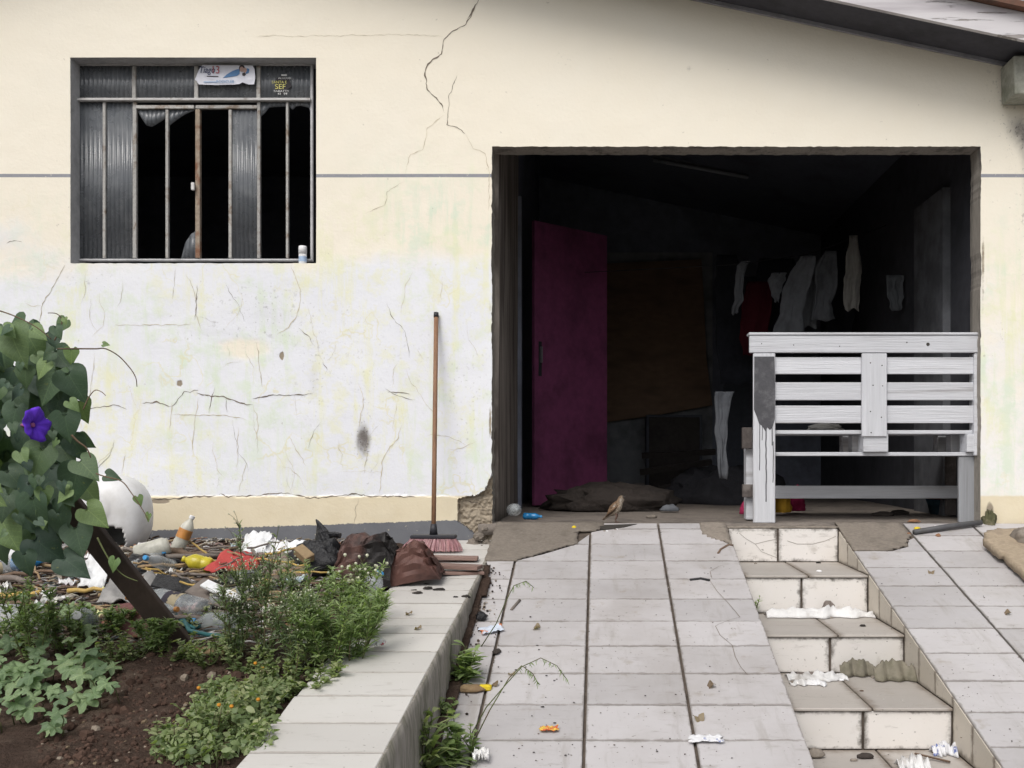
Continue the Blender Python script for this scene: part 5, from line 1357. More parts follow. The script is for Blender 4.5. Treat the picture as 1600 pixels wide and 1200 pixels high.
M['stick_a'] = gm('stick_brown', (.17, .115, .08), (.10, .07, .05), s1=8, var=.3, s2=40, bump=.5, bs=70)
M['stick_b'] = gm('stick_tan', (.36, .26, .15), (.24, .16, .09), s1=8, var=.25, s2=40, bump=.4)
M['stick_c'] = gm('stick_grey', (.20, .17, .15), (.12, .10, .09), s1=8, var=.3, s2=40, bump=.5)
M['cane'] = gm('cane_yellow', (.48, .33, .10), (.38, .25, .10), s1=8, var=.2, s2=30, bump=.2, rough=.6)
def stick(a, b2, r, m, label, group='sticks on the rubbish heap', lift=.03, cat='stick', name='stick', lift2=None):
    p, q = on_garden(*a, lift), on_garden(*b2, lift if lift2 is None else lift2); mb = MB(); n = 6
    off = [Vector((0, rnd(-.01, .01), rnd(-.006, .006))) for _ in range(n + 1)]
    mb.tube([p.lerp(q, i / n) + off[i] for i in range(n + 1)], [r * rnd(.85, 1.12) * (1 - .25 * i / n) for i in range(n + 1)], 8)
    return tag(mb.build(name, M[m], smooth=True), label, cat, group)
stick((-30, 931), (62, 927), .013, 'cane', 'thick yellow cane at the left edge of the rubbish', lift=.06, lift2=.06)
stick((105, 923), (190, 920), .010, 'cane', 'pale orange cane ending behind the leaning plank', lift=.06)
stick((-20, 900), (48, 908), .017, 'stick_c', 'thick grey-brown branch above the yellow cane', lift=.07)
stick((205, 872), (345, 868), .014, 'stick_c', 'grey branch lying below the orange-bottomed bottle', lift=.06)
stick((262, 862), (368, 872), .018, 'stick_a', 'thick dark branch under the yellow bottle neck', lift=.05)
stick((216, 886), (292, 882), .008, 'stick_b', 'thin tan stick between the plank and the yellow bottle', lift=.06)
stick((262, 903), (318, 892), .008, 'stick_b', 'split tan stick below the yellow bottle', lift=.06)
stick((290, 838), (338, 880), .0055, 'cane', 'thin straw-coloured stalk leaning against the orange-bottomed bottle', lift=.10, lift2=.05)
stick((44, 870), (62, 905), .006, 'stick_b', 'short bent pale twig below the vine', lift=.06)
stick((470, 880), (560, 912), .012, 'stick_a', 'dark stick beside the black bin bag', lift=.04)
stick((395, 860), (420, 905), .008, 'stick_c', 'grey batten leaning on the red cloth', lift=.09, lift2=.03)
for i in range(110):
    px, py = rnd(-30, 460), 846 + rnd(0, 1) * 118; L = rnd(30, 130); sl_ = rnd(-14, 14)
    stick((px, py), (px + L, py + sl_), rnd(.004, .011), random.choice(('stick_a', 'stick_a', 'stick_c', 'stick_b')), 'brown stick lying among the rubbish below the window', lift=rnd(.02, .06))

for i in range(34):
    px, py = rnd(200, 450), 852 + rnd(0, 1) * 70; L = rnd(25, 80); sl_ = rnd(-22, 22)
    stick((px, py), (px + L, py + sl_), rnd(.003, .007), random.choice(('stick_a', 'stick_c', 'stick_b', 'cane')), 'thin twig lying on top of the rubbish', lift=rnd(.05, .10), group='twigs on top of the rubbish')

# bottles in the rubbish
def gb(px, py, lift): return on_garden(px, py, lift)
bottle(gb(318, 956, .055), (-1, .45, .14), .30, .052, 'clear', 'blackplastic', 'labelp', 'large clear jar with dark patterned label lying beside the leaning plank', wide=True, cat='jar', name='plastic_jar')
bottle(gb(372, 975, .045), (-1, .15, .0), .19, .042, 'clear', 'bluecap', None, 'clear bottle with blue cap lying behind the white-headed weeds')
bottle(gb(570, 930, .04), (.55, -.2, .75), .13, .042, 'clear', 'bluecap', None, 'clear bottle with bright blue cap standing tilted before the burnt metal')
bottle(gb(212, 868, .05), (1, .25, .30), .16, .045, 'frost', None, None, 'beige plastic pot lying beside the white shell', wide=True, cat='pot', name='plastic_pot')
bottle(gb(276, 860, .05), (.38, .1, .9), .18, .033, 'frost', 'whitep', 'orangep', 'upright frosted bottle with orange base against the wall')
bottle(gb(330, 885, .05), (-1, -.1, .28), .13, .036, 'yellowp', 'yellowp', None, 'yellow bottle lying left of the red cloth')
bottle(gb(60, 968, .05), (-1, .2, .05), .26, .05, 'clear', None, None, 'large clear bottle at the left edge of the garden')
bottle(gb(140, 975, .05), (.2, -1, .35), .17, .042, 'clear', 'whitep', None, 'clear bottle end with pale cap between the left weeds and the plank')
bottle(gb(18, 882, .06), (1, .2, .1), .14, .03, 'bluebot', None, None, 'turquoise bottle behind the lowest vine leaves')

random.seed(91)
for i in range(9):
    px, py = rnd(-10, 440), rnd(868, 965); p = on_garden(px, py, .045); an = rnd(0, 6.28)
    bottle(p, (math.cos(an), math.sin(an) * .6, rnd(-.1, .3)), rnd(.14, .22), rnd(.026, .036), 'clear', random.choice((None, 'bluecap', 'whitep', 'orangep')), random.choice((None, 'labelp', None)), 'clear plastic bottle half buried among the sticks below the window', group='bottles half buried in the rubbish')
wrapc = [gm('wrap%d' % i, c, tuple(min(.8, x * 1.6 + .1) for x in c), s1=20, thr=(.5, .56), var=.1, bump=.5, bs=30) for i, c in enumerate(((.70, .70, .71), (.62, .60, .55), (.35, .42, .52), (.52, .30, .28), (.50, .44, .20), (.30, .28, .26), (.66, .62, .64)))]
for i in range(46):
    px, py = rnd(-20, 480), 848 + rnd(0, 1) * 118; rag_m = random.choice(wrapc)
    c = on_garden(px, py, .035); w_, d_, sd, an = rnd(.03, .10), rnd(.03, .07), rnd(0, 99), rnd(0, 3.14); mb = MB(); ca, sa = math.cos(an), math.sin(an)
    def fn(u, v):
        x, y = (u - .5) * w_ * (1 + .5 * nz(v * 4, sd, 0, 1)), (v - .5) * d_ * (1 + .5 * nz(u * 4, sd, 3, 1))
        return c + Vector((x * ca - y * sa, x * sa + y * ca, .03 * (nz(u * 3, v * 3, sd, 1.2) + .6 * (1 - 2 * abs(nz(u * 5, v * 5, sd, 1))))))
    mb.grid(8, 7, fn); tag(mb.build('scrap', rag_m, smooth=True, thick=.0015), 'crumpled scrap of paper or plastic film among the sticks', 'scrap', 'scraps in the rubbish')

# white rounded shell
def shell():
    c = P(160, 806, 5.36); mb = MB(); NU, NV = 96, 64; keep = []
    vs, fs = [], []
    def sup(t, e): return math.copysign(abs(t) ** e, t)
    for j in range(NV + 1):
        for i in range(NU):
            a = 2 * math.pi * i / NU; t = math.pi * (j / NV - .5)
            x = .240 * sup(math.cos(t), .72) * sup(math.cos(a), .72); y = .15 * sup(math.cos(t), .6) * sup(math.sin(a), .6); z = .215 * sup(math.sin(t), .82)
            rr_ = math.hypot(x - .01, z - .045)
            if y < 0: y -= .016 * math.exp(-((rr_ - .080) / .010) ** 2) + (.006 if rr_ < .078 else 0)
            x += .03 * z / .2 * 0
            vs.append(c + Vector((x, y, z)))
    for j in range(NV):
        for i in range(NU):
            f = (j*NU+i, j*NU+(i+1) % NU, (j+1)*NU+(i+1) % NU, (j+1)*NU+i)
            m = sum((vs[q] for q in f), Vector()) / 4 - c
            if m.y < 0 and abs((m.x - .105) / .065) ** 4 + abs((m.z + .105) / .055) ** 4 < 1: continue
            if m.z < -.20 : continue
            fs.append(f)
    mb.add(vs, fs); o = mb.build('plastic_shell', gm('white_shell', (.80, .80, .81), (.70, .69, .68), s1=5, var=.08, bump=.1, rough=.4), smooth=True, thick=.006)
    tag(o, 'rounded white plastic shell with a dark opening lying against the wall behind the vine', 'plastic shell')
shell()

# crumpled burnt sheet
M['burnt'] = gm('burnt_metal', (.115, .06, .05), (.014, .012, .012), s1=3.0, thr=(.33, .50), var=.4, s2=25, bump=.5, bs=45, rough=.6, spec=.4, bdist=.01)
M['burnt_red'] = gm('rusty_metal', (.145, .068, .055), (.07, .035, .03), s1=4, thr=(.5, .7), var=.3, s2=25, bump=.4, bs=45, rough=.6, spec=.4)
def crumpled(name, cols, d0, depth, m, label, seed, cat='metal sheet'):
    """arched sheet: cols = (photo x, top y, bottom y) at distance d0, bent over from front to back"""
    mb = MB(); nu, nv = 44, 22; k = len(cols) - 1
    def fn(u, v):
        t = u * k; i = min(k - 1, int(t)); f = t - i; x, yt, yb2 = [cols[i][q] * (1 - f) + cols[i+1][q] * f for q in range(3)]
        a = math.pi * (.02 + .90 * v); h = (math.sin(a) ** .75)
        dd = d0 - .02 + depth * (.5 - .5 * math.cos(a)) * 1.0
        zt, zb = WZ(yt, d0 + depth * .4), WZ(yb2, d0)
        p = Vector((WX(x, d0 + depth * .35 * v), dd, zb + (zt - zb) * h))
        cr = 1 - 2 * abs(nz(p.x * 1.0 + seed, p.z + v, p.y, 5.5)); cr2 = 1 - 2 * abs(nz(p.x + seed, p.z * 2, p.y + 3, 12))
        q = Vector((nz(p.x, p.z, seed, 7) * .02, -(.06 * cr + .028 * cr2) * math.sin(a), (.03 * cr2) * math.sin(a)))
        return p + q
    mb.grid(nu, nv, fn); o = mb.build(name, m, smooth=False, thick=.003)
    tag(o, label, cat, 'burnt metal sheets'); return o
dS = on_garden(590, 926).y
crumpled('metal_sheet', [(524, 880, 918), (530, 858, 920), (545, 842, 922), (560, 838, 924), (578, 843, 926), (592, 838, 927), (600, 836, 928), (608, 850, 927), (616, 862, 924)], dS, .26, M['burnt'], 'large crumpled brown metal sheet, blackened by fire, beside the weeds', 2)
crumpled('metal_sheet', [(604, 872, 926), (614, 862, 924), (622, 868, 921), (634, 858, 918), (648, 851, 916), (660, 853, 913), (672, 866, 910), (684, 884, 907), (690, 900, 905)], dS + .03, .24, M['burnt_red'], 'smaller crumpled reddish metal sheet on the path below the broom', 7)
M['bag'] = gm('bin_bag', (.014, .014, .017), None, rough=.38, var=.2, bump=.8, bs=18, bdist=.03, spec=.5)
lump('bin_bag', on_garden(500, 885, .05), (.12, .09, .10), M['bag'], 'black crumpled bin bag beside the burnt metal sheet', 'bag', 3, .5, 2.5)
mb = MB(); bp = on_garden(505, 872, .02)
mb.tube([bp, bp + Vector((0, 0, .07)), bp + Vector((-.005, 0, .13)), bp + Vector((-.02, 0, .165)), bp + Vector((-.035, 0, .19))], [.065, .055, .045, .022, .006], 12, flat=.55)
mb.tube([bp + Vector((.02, 0, .11)), bp + Vector((.06, 0, .115)), bp + Vector((.085, 0, .11))], [.03, .026, .024], 8, flat=.6)
tag(mb.build('burnt_boot', M['bag'], smooth=False), 'charred black boot-like thing rising above the bin bag', 'boot')
lump('bin_bag', on_garden(380, 918, .03), (.10, .08, .06), M['bag'], 'black plastic bag half hidden by weeds below the red cloth', 'bag', 13, .5, 3)
lump('bin_bag', on_garden(235, 888, .03), (.12, .06, .05), M['bag'], 'dark bag under the sticks right of the plank', 'bag', 15, .5, 3)
def rag(name, px, py, w_, d_, m, label, cat, seed, lift=.03, amp=.03, tilt=0):
    c = on_garden(px, py, lift); mb = MB()
    mb.grid(18, 12, lambda u, v: c + Vector(((u - .5) * w_ * (1 + .25 * nz(v * 3, seed, 0, 1)), (v - .5) * d_ * (1 + .3 * nz(u * 3, seed, 4, 1)), amp * (nz(u * 3, v * 3, seed, 1.3) + .6 * (1 - 2 * abs(nz(u * 5, v * 5, seed, 1.1)))) + tilt * (v - .3))))
    return tag(mb.build(name, m, smooth=True, thick=.004), label, cat, HEAPG)
M['redcloth'] = gm('red_cloth', (.40, .06, .055), (.25, .035, .035), s1=6, var=.2, bump=.5, bs=20, bdist=.02)
M['whitefoam'] = gm('white_foam', (.72, .73, .74), (.52, .51, .49), s1=7, thr=(.5, .7), var=.12, bump=.5, bs=40)
rag('red_cloth', 372, 884, .22, .24, M['redcloth'], 'bright red cloth crumpled on the rubbish', 'cloth', 3, .05, .022, .06)
rag('foam_sheet', 398, 862, .12, .14, M['whitefoam'], 'white foam sheet bent against the wall right of the red cloth', 'foam', 8, .05, .03, .10)
rag('foam_sheet', 443, 868, .18, .14, M['whitefoam'], 'white foam sheet lying at the wall left of the black bag', 'foam', 11, .04, .03, .07)
rag('white_bag', 30, 858, .24, .2, M['whitefoam'], 'pale torn bag behind the vine leaves at the left', 'bag', 14, .07, .05, .2)
rag('white_bag', 150, 905, .12, .10, M['whitefoam'], 'small white bag left of the leaning plank', 'bag', 17, .05, .03, .15)
rag('grey_tarp', 210, 930, .25, .16, gm('grey_tarp', (.22, .215, .21), (.30, .29, .28), s1=6, bump=.5, bs=20), 'grey tarp scrap right of the leaning plank', 'tarp', 19, .03, .03, .1)
rag('brown_rag', 440, 895, .30, .22, gm('brown_rag', (.25, .19, .165), (.16, .12, .10), s1=6, bump=.5, bs=20), 'dusty brown rag between the red cloth and the black bag', 'rag', 23, .03, .025, .1)
rag('pink_rag', 205, 985, .16, .12, gm('pink_rag', (.28, .13, .12), (.20, .09, .08), s1=6, bump=.5, bs=20), 'dull red rag left of the plank foot', 'rag', 29, .03, .03, .12)
def slabthing(name, px, py, dims, rz, tilt, m, label, cat, lift=.03):
    c = on_garden(px, py, lift); mb = MB(); mb.box([-q / 2 for q in dims], [q / 2 for q in dims], .003, Matrix.Translation(c) @ Matrix.Rotation(rz, 4, 'Z') @ Matrix.Rotation(tilt, 4, 'Y') @ Matrix.Rotation(R(25), 4, 'X'))
    return tag(mb.build(name, m), label, cat, HEAPG)
slabthing('white_batten', 348, 926, (.20, .05, .012), R(-18), R(20), M['whitefoam'], 'narrow white panel sloping beside the clear jar', 'panel', .10)
slabthing('grey_board', 340, 930, (.24, .12, .01), R(-15), R(18), M['stick_c'], 'grey board under the narrow white panel', 'board', .07)
slabthing('plastic_sheet', 278, 915, (.20, .10, .012), R(12), R(14), M['bag'], 'black plastic sheet above the clear jar', 'panel', .08)
slabthing('wood_block', 475, 866, (.09, .05, .04), R(-30), R(30), M['stick_b'], 'small tan wood block leaning on the black boot', 'wood block', .13)
slabthing('orange_scrap', 402, 915, (.13, .05, .012), R(18), R(-18), M['stick_b'], 'tan wood scrap below the red cloth', 'wood scrap', .06)
slabthing('brick', 200, 975, (.18, .09, .06), R(10), 0, gm('brick', (.23, .10, .075), (.15, .07, .055), s1=8, bump=.6), 'reddish brick half buried left of the leaning plank', 'brick', .0)
slabthing('tan_board', 325, 1018, (.12, .04, .012), R(5), 0, M['stick_b'], 'flat tan offcut at the edge of the bare soil', 'offcut', .006)
for i, (x, y, dm, rz, lab) in enumerate(((715, 885, (.30, .11, .018), -8, 'reddish plank end lying below the broom'), (722, 872, (.24, .08, .018), 2, 'pale reddish plank between broom and kerb'), (735, 895, (.20, .07, .014), 14, 'splintered plank pointing to the kerb'))):
    c = on_garden(x - 12, y, .016 + .012 * (2 - i)); mb = MB(); mb.box([-q / 2 for q in dm], [q / 2 for q in dm], .002, Matrix.Translation(c) @ Matrix.Rotation(R(rz), 4, 'Z') @ Matrix.Rotation(R(1.5), 4, 'Y'))
    tag(mb.build('plank', gm('red_plank%d' % i, (.30, .20, .17), (.21, .13, .11), s1=5, var=.25, bump=.5, stretch=(.4, 3, 3))), lab, 'plank', 'planks below the broom')
# teal hose
pts = [on_garden(x, y, .03) for x, y in ((275, 962), (290, 975), (305, 983), (312, 978), (300, 968), (285, 966), (296, 986), (325, 992), (352, 995))]
mb = MB(); mb.tube(pts, .008, 8); tag(mb.build('hose', gm('teal_hose', (.05, .20, .21), None, bump=.1, rough=.5), smooth=True), 'teal garden hose looped at the plank foot', 'hose')
# rubble at the broken wall corner
random.seed(61)
for i, (x, y, s) in enumerate(((745, 862, .03), (752, 870, .022), (742, 850, .04), (760, 850, .03), (735, 868, .018), (748, 838, .028), (757, 826, .02), (738, 858, .02), (753, 858, .024))):
    d = 5.72 - .01 * i; o = lump('rubble', Vector((WX(x, d), d, WZ(y, d))), (s, s * .8, s * .75), M['concrete'], 'lump of broken render at the foot of the garage corner', 'rubble', 60 + i, .4, 2.5, flat_bottom=False, nu=12, nv=8, smooth=False, group='rubble at the broken wall corner')

# ------------------------------------------------------------------ litter on the tiles and steps
M['dryleaf'] = leaf_mat('dry_leaf', (.16, .10, .06), (.25, .17, .10), (.33, .25, .15)); DL = heart_mesh('dry_leaf', M['dryleaf'], .5, .9, .12, 3)
def flatleaf(p, L, label='dry brown leaf curled on the ramp tiles', group='dry leaves on the ramp'):
    a = rnd(0, 6.28); o = put_leaf(DL, p + Vector((0, 0, .006)), (math.cos(a), math.sin(a), math.sin(a) * RS + .05), (0, -.2, 1), L, None, 'dry_leaf'); tag(o, label, 'leaf', group)
for x, y, L in ((842, 986, .045), (1115, 1076, .04), (1090, 1126, .045), (800, 1060, .03), (770, 1078, .05), (1455, 898, .035), (1578, 963, .04), (640, 962, .03), (655, 985, .03)):
    flatleaf(on_ramp(x, y) if x > 760 else on_garden(x, y, .01), L, 'dry brown leaf curled on the ramp tiles' if x > 760 else 'dry leaf on the raised path slabs', 'dry leaves on the ramp' if x > 760 else 'dry leaves on the path')
char = gm('charcoal', (.025, .022, .02), (.06, .05, .045), s1=20, rough=1)
random.seed(71)
for i in range(34):
    if i < 16: p = on_garden(rnd(605, 735), rnd(905, 935), .004); lab, g_ = 'bit of black charcoal on the path beside the burnt sheets', 'charcoal bits on the path'
    else: p = on_ramp(rnd(770, 900), rnd(930, 1190), .011); lab, g_ = 'tiny black crumb on the ramp tiles', 'dark crumbs on the ramp'
    s = rnd(.008, .02) if i < 16 else rnd(.002, .0045)
    tag(lump('charcoal_bit', p + Vector((0, 0, s * .2)), (s * rnd(1, 1.8), s * .7, s * .6), char, None, None, i, .4, 2, nu=8, nv=6, smooth=False), lab, 'charcoal', g_)
stick((1073, 905), (1108, 911), .005, 'stick_a', 'x') if False else None
def rstick(pts, r, m, label, cat='twig', group='twigs on the tiles'):
    mb = MB(); V = [on_ramp(x, y, .012) for x, y in pts]; mb.tube(V, r, 6); tag(mb.build('twig', M[m], smooth=True), label, cat, group)
rstick([(1078, 910), (1095, 908), (1109, 911)], .007, 'bag', 'short black stick on the right column of ramp tiles')
rstick([(1122, 868), (1126, 862), (1138, 855), (1146, 856)], .006, 'stick_a', 'curled brown twig at the head of the steps')
rstick([(799, 957), (806, 949), (812, 942)], .007, 'stick_c', 'short grey twig beside the left tile joint')
# cracks across tiles
M['tilecrack'] = M['crack']
for pts in ([(1109, 910), (1122, 928), (1138, 945), (1150, 960), (1156, 968)], [(1118, 982), (1126, 996), (1145, 1012), (1148, 1030), (1158, 1046), (1168, 1058)], [(1113, 906), (1110, 896), (1122, 888), (1140, 884)], [(1156, 968), (1140, 972), (1126, 978), (1118, 982)]):
    mb = MB(); V = [on_ramp(x + rnd(-1, 1), y, .0105) for x, y in pts]; vs = []
    for i, v in enumerate(V):
        wv = .0011 * rnd(.6, 1.4); vs += [v + Vector((-wv, 0, 0)), v + Vector((wv, 0, 0))]
    mb.add(vs, [(2*i, 2*i+1, 2*i+3, 2*i+2) for i in range(len(V) - 1)]); mb.build('crack', M['crack'], ramp)
for x0, y0, pts in ((0, 0, [(1230, 845), (1245, 850), (1270, 850), (1290, 845), (1306, 838)]), (0, 0, [(1155, 833), (1166, 842), (1180, 850), (1200, 845), (1216, 842)]), (0, 0, [(1180, 850), (1190, 862), (1215, 872)])):
    mb = MB(); V = [P(x, y, NOSE[0] - .003) for x, y in pts]; vs = []
    for v in V: vs += [v + Vector((0, 0, -.0009)), v + Vector((0, 0, .0009))]
    mb.add(vs, [(2*i, 2*i+1, 2*i+3, 2*i+2) for i in range(len(V) - 1)]); mb.build('crack', M['crack'], st)
def paper(px, py, w_, d_, m, label, seed, surf='ramp', cat='wrapper', amp=.012, rz=0, group=None, z=None, d=None):
    c = on_ramp(px, py, .012) if surf == 'ramp' else on_garden(px, py, .012)
    if surf == 'step': c = Vector((WX(px, d), d, z + .008))
    sl_ = RS if surf == 'ramp' else (0 if surf == 'step' else .108); mb = MB(); cr_, sr = math.cos(rz), math.sin(rz)
    def fn(u, v):
        a, b2 = (u - .5) * w_ * (1 + .3 * nz(v * 4, seed, 0, 1)), (v - .5) * d_ * (1 + .4 * nz(u * 5, seed, 4, 1))
        x, y = a * cr_ - b2 * sr, a * sr + b2 * cr_
        return c + Vector((x, y, y * sl_ + amp * (.5 + abs(nz(u * 4, v * 4, seed, 1.2)) + .4 * nz(u * 7, v * 7, seed, 1.3))))
    mb.grid(16, 10, fn); o = mb.build('paper_scrap' if cat != 'wrapper' else 'wrapper', m, smooth=True, thick=.0015); return tag(o, label, cat, group)
wp = gm('white_paper', (.78, .78, .79), (.66, .65, .64), s1=8, var=.08, bump=.4, bs=30)
bl = gm('blue_print', (.78, .78, .80), (.16, .20, .42), s1=12, thr=(.56, .6), var=.05, bump=.3); orr = gm('orange_print', (.60, .14, .06), (.75, .50, .10), s1=30, thr=(.5, .55), var=.05, bump=.3)
bo = gm('blue_orange_print', (.62, .68, .78), (.62, .20, .07), s1=9, thr=(.52, .55), var=.05, bump=.3); yw = gm('yellow_foam', (.66, .50, .03), None, var=.1, bump=.2); rw = gm('red_white_print', (.75, .74, .74), (.42, .04, .07), s1=22, thr=(.5, .54), var=.05, bump=.3)
paper(1103, 1163, .11, .04, bl, 'white and blue wrapper on the right column of ramp tiles', 1)
paper(858, 1147, .065, .03, orr, 'orange and red sweet wrapper on the lower ramp tiles', 2)
paper(768, 990, .10, .06, bo, 'blue and orange packet at the kerb above the gutter weed', 3, rz=.4)
paper(590, 1014, .05, .05, rw, 'white and red wrapper at the edge of the weeds on the path', 4, 'path', amp=.03)
paper(752, 1196, .05, .05, wp, 'white cup scrap at the bottom edge of the ramp', 5, amp=.04)
c = on_ramp(758, 1081, .016); mb = MB(); mb.box((-.024, -.014, -.011), (.024, .014, .011), .005, Matrix.Translation(c) @ Matrix.Rotation(R(-6), 4, 'Z')); tag(mb.build('yellow_block', yw), 'small yellow plastic block on the left tile joint', 'plastic block')
lump('mud_clod', on_ramp(735, 1082, .012), (.05, .025, .016), M['stick_b'], 'flat brown clod left of the yellow block', 'clod', 5, .5, 3, nu=16, nv=8)
lump('black_rag', on_ramp(752, 972, .02), (.022, .02, .022), M['bag'], 'black crumpled scrap at the kerb above the packet', 'scrap', 6, .5, 3, nu=14, nv=8)
lump('brown_scrap', on_ramp(776, 1022, .01), (.016, .03, .010), M['darkcloth'], 'brown bark scrap on the left tile joint', 'bark', 7, .5, 3, nu=12, nv=8)
c = on_ramp(897, 828, .012); lump('yellow_scrap', c, (.014, .014, .012), yw, 'yellow bottle cap in the broken tiles by the threshold', 'bottle cap', 8, .1, 2, nu=12, nv=8)
for i in range(9):
    p = on_ramp(rnd(900, 985), rnd(827, 833), .006); lump('tile_chip', p, (.008, .006, .006), wp if i % 2 else M['concrete'], 'pale tile chip in the broken joint by the threshold', 'chip', 80 + i, .3, 2, nu=8, nv=6, smooth=False, group='tile chips by the threshold')
# broken slot in front of the threshold
mb = MB(); V = [on_ramp(x, y, .0125) for x, y in ((870, 824), (900, 825), (925, 824), (960, 823), (995, 822), (975, 827), (950, 830), (920, 829), (890, 828))]
mb.ext(V, (0, 0, -.003)); mb.build('broken_slot', M['nail'], ramp)
# steps: white rag, papers, corrugated fragments
def steprag(x0, x1, d, z, depth, m, label, seed, amp=.03, cat='cloth', name='white_cloth'):
    mb = MB(); X0, X1 = WX(x0, d), WX(x1, d)
    def fn(u, v):
        e = math.sin(math.pi * v) * (.35 + .65 * math.sin(math.pi * min(.96, max(.04, u))) ** .4)
        return Vector((X0 + u * (X1 - X0), d - depth / 2 * (1 + .9 * nz(u * 7, seed, 2, 1)) + v * depth * (1 + .7 * nz(u * 9, seed, 8, 1)) + .03 * nz(u * 5, seed, 0, 1), z + .003 + amp * e * (.7 + .9 * nz(u * 6, v * 2, seed, 1.3) + .6 * (1 - 2 * abs(nz(u * 13, v * 4, seed, 1.1))))))
    mb.grid(40, 10, fn); return tag(mb.build(name, m, smooth=True, thick=.003), label, cat)
clothw = gm('rag_white', (.64, .635, .63), (.42, .40, .38), s1=6, var=.08, bump=.6, bs=30, bdist=.01)
steprag(1196, 1364, 4.93, TOPZ[2], .10, clothw, 'twisted white cloth along the back of the second step', 3, .034)
steprag(1229, 1322, 4.33, TOPZ[3], .10, clothw, 'crumpled white tissue on the left of the third step', 5, .022, 'tissue', 'tissue')
steprag(1234, 1290, 4.22, TOPZ[3], .05, wp, 'flat white paper at the front of the tissue on the third step', 6, .012, 'paper', 'paper_scrap')
steprag(1402, 1450, 3.62, TOPZ[4], .08, clothw, 'white paper at the bottom right on the fourth step', 7, .03, 'paper', 'paper_scrap')
steprag(1455, 1500, 3.78, TOPZ[4], .06, bl, 'white and blue wrapper against the ramp cheek on the fourth step', 8, .03, 'wrapper', 'wrapper')
mossy = gm('fibre_cement', (.215, .195, .15), (.15, .14, .10), s1=10, var=.3, bump=.6, bs=60)
def corr(x0, x1, d, z, h, label, seed, lean):
    mb = MB(); X0, X1 = WX(x0, d), WX(x1, d)
    def fn(u, v):
        jag = .5 + .5 * math.sin(math.pi * min(.98, max(.02, u))) ** .5 + .22 * nz(u * 11, seed, 0, 1) + .12 * nz(u * 27, seed, 3, 1)
        hh = h * v * jag
        return Vector((X0 + u * (X1 - X0), d + .012 * math.sin(u * 15 + seed) + hh * lean, z + .004 + hh))
    mb.grid(36, 4, fn); o = mb.build('cement_fragment', mossy, smooth=True); md = o.modifiers.new('thickness', 'SOLIDIFY'); md.thickness = .010; md.offset = 0
    tag(o, label, 'fragment', 'corrugated cement fragments')
corr(1315, 1368, 4.36, TOPZ[3], .065, 'dark corrugated cement fragment standing on the third step', 2, .6)
corr(1369, 1432, 4.27, TOPZ[3], .075, 'broken corrugated cement fragment at the right end of the third step', 9, .8)
lump('mud_clod', Vector((WX(1294, 5.0), 5.0, TOPZ[2] + .03)), (.026, .022, .034), M['stick_c'], 'dark brown clod against the second riser', 'clod', 9, .5, 3, nu=14, nv=8, smooth=False)
lump('mud_clod', Vector((WX(1262, 4.36), 4.36, TOPZ[3] + .008)), (.06, .03, .012), M['stick_c'], 'brown crust under the tissue on the third step', 'clod', 19, .5, 3, nu=14, nv=8)
lump('stone', Vector((WX(1274, 3.74), 3.74, TOPZ[4] + .012)), (.03, .02, .02), M['concrete'], 'grey stone at the left on the fourth step', 'stone', 11, .4, 3, nu=12, nv=8)
lump('stone', Vector((WX(1352, 3.73), 3.73, TOPZ[4] + .006)), (.028, .016, .012), M['darkcloth'], 'dark crumb in the middle of the fourth step', 'stone', 12, .4, 3, nu=12, nv=8)
mb = MB(); a, c2 = Vector((WX(1430, 3.74), 3.74, TOPZ[4] + .014)), Vector((WX(1484, 3.66), 3.66, TOPZ[4] + .008)); mb.tube([a, c2], .010, 5, flat=.4); tag(mb.build('wood_splinter', M['stick_a']), 'dark wood splinter on the fourth step', 'splinter')
for i in range(26):
    k = random.choice((1, 2, 2, 3, 3, 4)); d = NOSE[k - 1] - rnd(.02, .16) if random.random() < .7 else rnd(NOSE[k] + .03, NOSE[k - 1] - .03); x = rnd(XS0 + .05, XS1 - .03); s = rnd(.004, .010)
    lump('debris_crumb', Vector((x, d, TOPZ[k] + s * .3)), (s * 1.5, s, s * .7), random.choice((M['stick_a'], wp, M['concrete'], char)), 'small crumb of dirt on the steps', 'crumb', i, .4, 2, nu=8, nv=6, smooth=False, group='crumbs on the steps')
# black pipe, brick chips and concrete lump at the head of the right ramp
pa, pb2 = on_ramp(1428, 838, .022), Vector((WX(1533, 5.72), 5.72, .012))
mb = MB(); mb.tube([pa, pa.lerp(pb2, .5) + Vector((0, 0, .004)), pb2], .015, 12); tag(mb.build('pipe', gm('old_pipe', (.085, .085, .09), (.06, .055, .05), s1=8, rough=.5), smooth=True), 'black pipe lying at the top of the right ramp beside the bench', 'pipe')
rb = gm('brick_chip', (.30, .16, .09), (.22, .13, .09), s1=10)
for x, y, s, m, lab in ((1428, 817, (.036, .014, .012), rb, 'orange-brown brick chip on the threshold under the bench'), (1466, 840, (.014, .014, .012), rb, 'small brick chip under the black pipe'), (1433, 829, (.018, .012, .010), yw, 'yellow scrap beside the black pipe'), (1420, 838, (.012, .010, .010), rb, 'rust-coloured crumb at the end of the black pipe'), (1462, 826, (.010, .008, .007), wp, 'white crumb behind the black pipe')):
    p = on_ramp(x, max(y, 822), .010) if y > 820 else Vector((WX(x, 5.85), 5.85, .008)); lump('brick_chip', p, s, m, lab, 'chip', int(x), .3, 3, nu=10, nv=6, smooth=False)
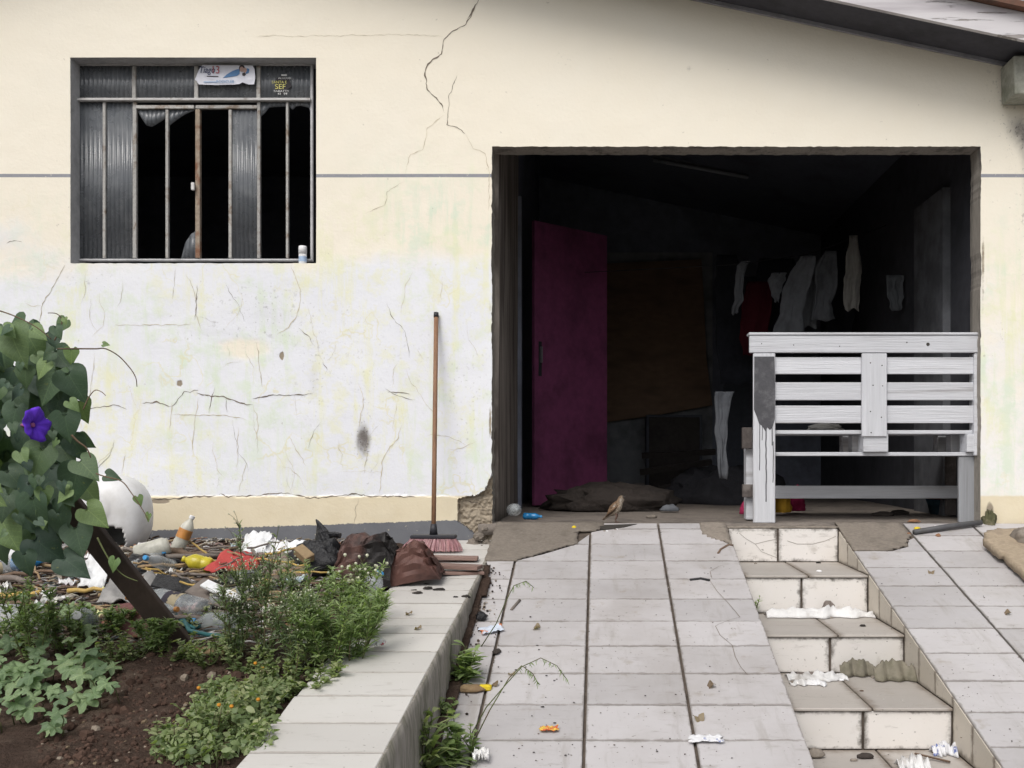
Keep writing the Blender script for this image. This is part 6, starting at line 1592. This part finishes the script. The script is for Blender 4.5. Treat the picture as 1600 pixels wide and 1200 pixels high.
cl = rough_sheet('cement_slab', [(q.x, q.y) for q in (on_ramp(x, y, 0) for x, y in ((1538, 852), (1541, 866), (1560, 882), (1585, 900), (1612, 926), (1660, 935), (1660, 852), (1600, 846), (1562, 845)))], ramp_z, gm('sandy_cement', (.36, .29, .21), (.27, .215, .16), s1=9, var=.3, s2=50, bump=.9, bs=90), None, amp=.010, sc=14, lift=.030)
cl.modifiers[0].thickness = .04
tag(cl, 'sandy broken cement slab at the right edge of the ramp', 'cement slab')
lump('cement_lump', P(1606, 842, 5.35), (.075, .10, .06), M['concrete'], 'rounded tan cement block at the right edge below the wall', 'block', 4, .25, 2, flat_bottom=False)
lump('moss_patch', P(1546, 822, 5.775), (.03, .03, .07), gm('moss', (.10, .10, .05), (.19, .17, .11), s1=25, bump=1, bs=80), 'mossy crumbling render at the foot of the right garage jamb', 'moss', 6, .6, 4, flat_bottom=False)
# dirt caught in the gutter at the foot of the kerb
gd_ = [(XL + .004, 3.0)] + [(XL + .045 + .03 * nz(d, 0, 0, 3) + .014 * nz(d, 3, 0, 14), d) for d in [3.0 + .06 * i for i in range(36)]] + [(XL + .004, 5.1)]
o = rough_sheet('gutter_dirt', gd_, ramp_z, M['soil'], ramp, amp=.006, sc=40, lift=.014, step=.014); o['kind'] = 'stuff'
gb_ = MB(); random.seed(44)
for i in range(420):
    d = rnd(2.9, 5.15); x = XL + abs(random.gauss(0, .045)) + .006; s_ = rnd(.002, .007); k = rnd(.6, 1.6)
    gb_.col = random.choice(((.09 * k, .065 * k, .05 * k), (.05 * k, .04 * k, .035 * k), (.30 * k, .26 * k, .22 * k)))
    gb_.lathe([(s_*.4, -s_*.6), (s_, 0), (s_*.5, s_*.5)], 5, Matrix.Translation((x, d, ramp_z(d) + .014)) @ Matrix.Rotation(rnd(0, 3), 4, 'X'))
for i in range(260):
    q = on_ramp(rnd(770, 1150), rnd(830, 1195), .0105) if i < 170 else on_ramp(rnd(1360, 1600), rnd(860, 1190), .0105); s_ = rnd(.001, .0026); k = rnd(.6, 1.7)
    gb_.col = random.choice(((.10 * k, .075 * k, .06 * k), (.04, .035, .03), (.45, .43, .4)))
    gb_.lathe([(s_*.8, -s_*.5), (s_ * rnd(1, 2), 0), (s_*.4, s_*.5)], 5, Matrix.Translation(q))
tag(gb_.build('grit', attr_mat('grit', 1, .1, .2)), 'loose grit and crumbs along the kerb and over the ramp tiles', 'grit', kind='stuff')
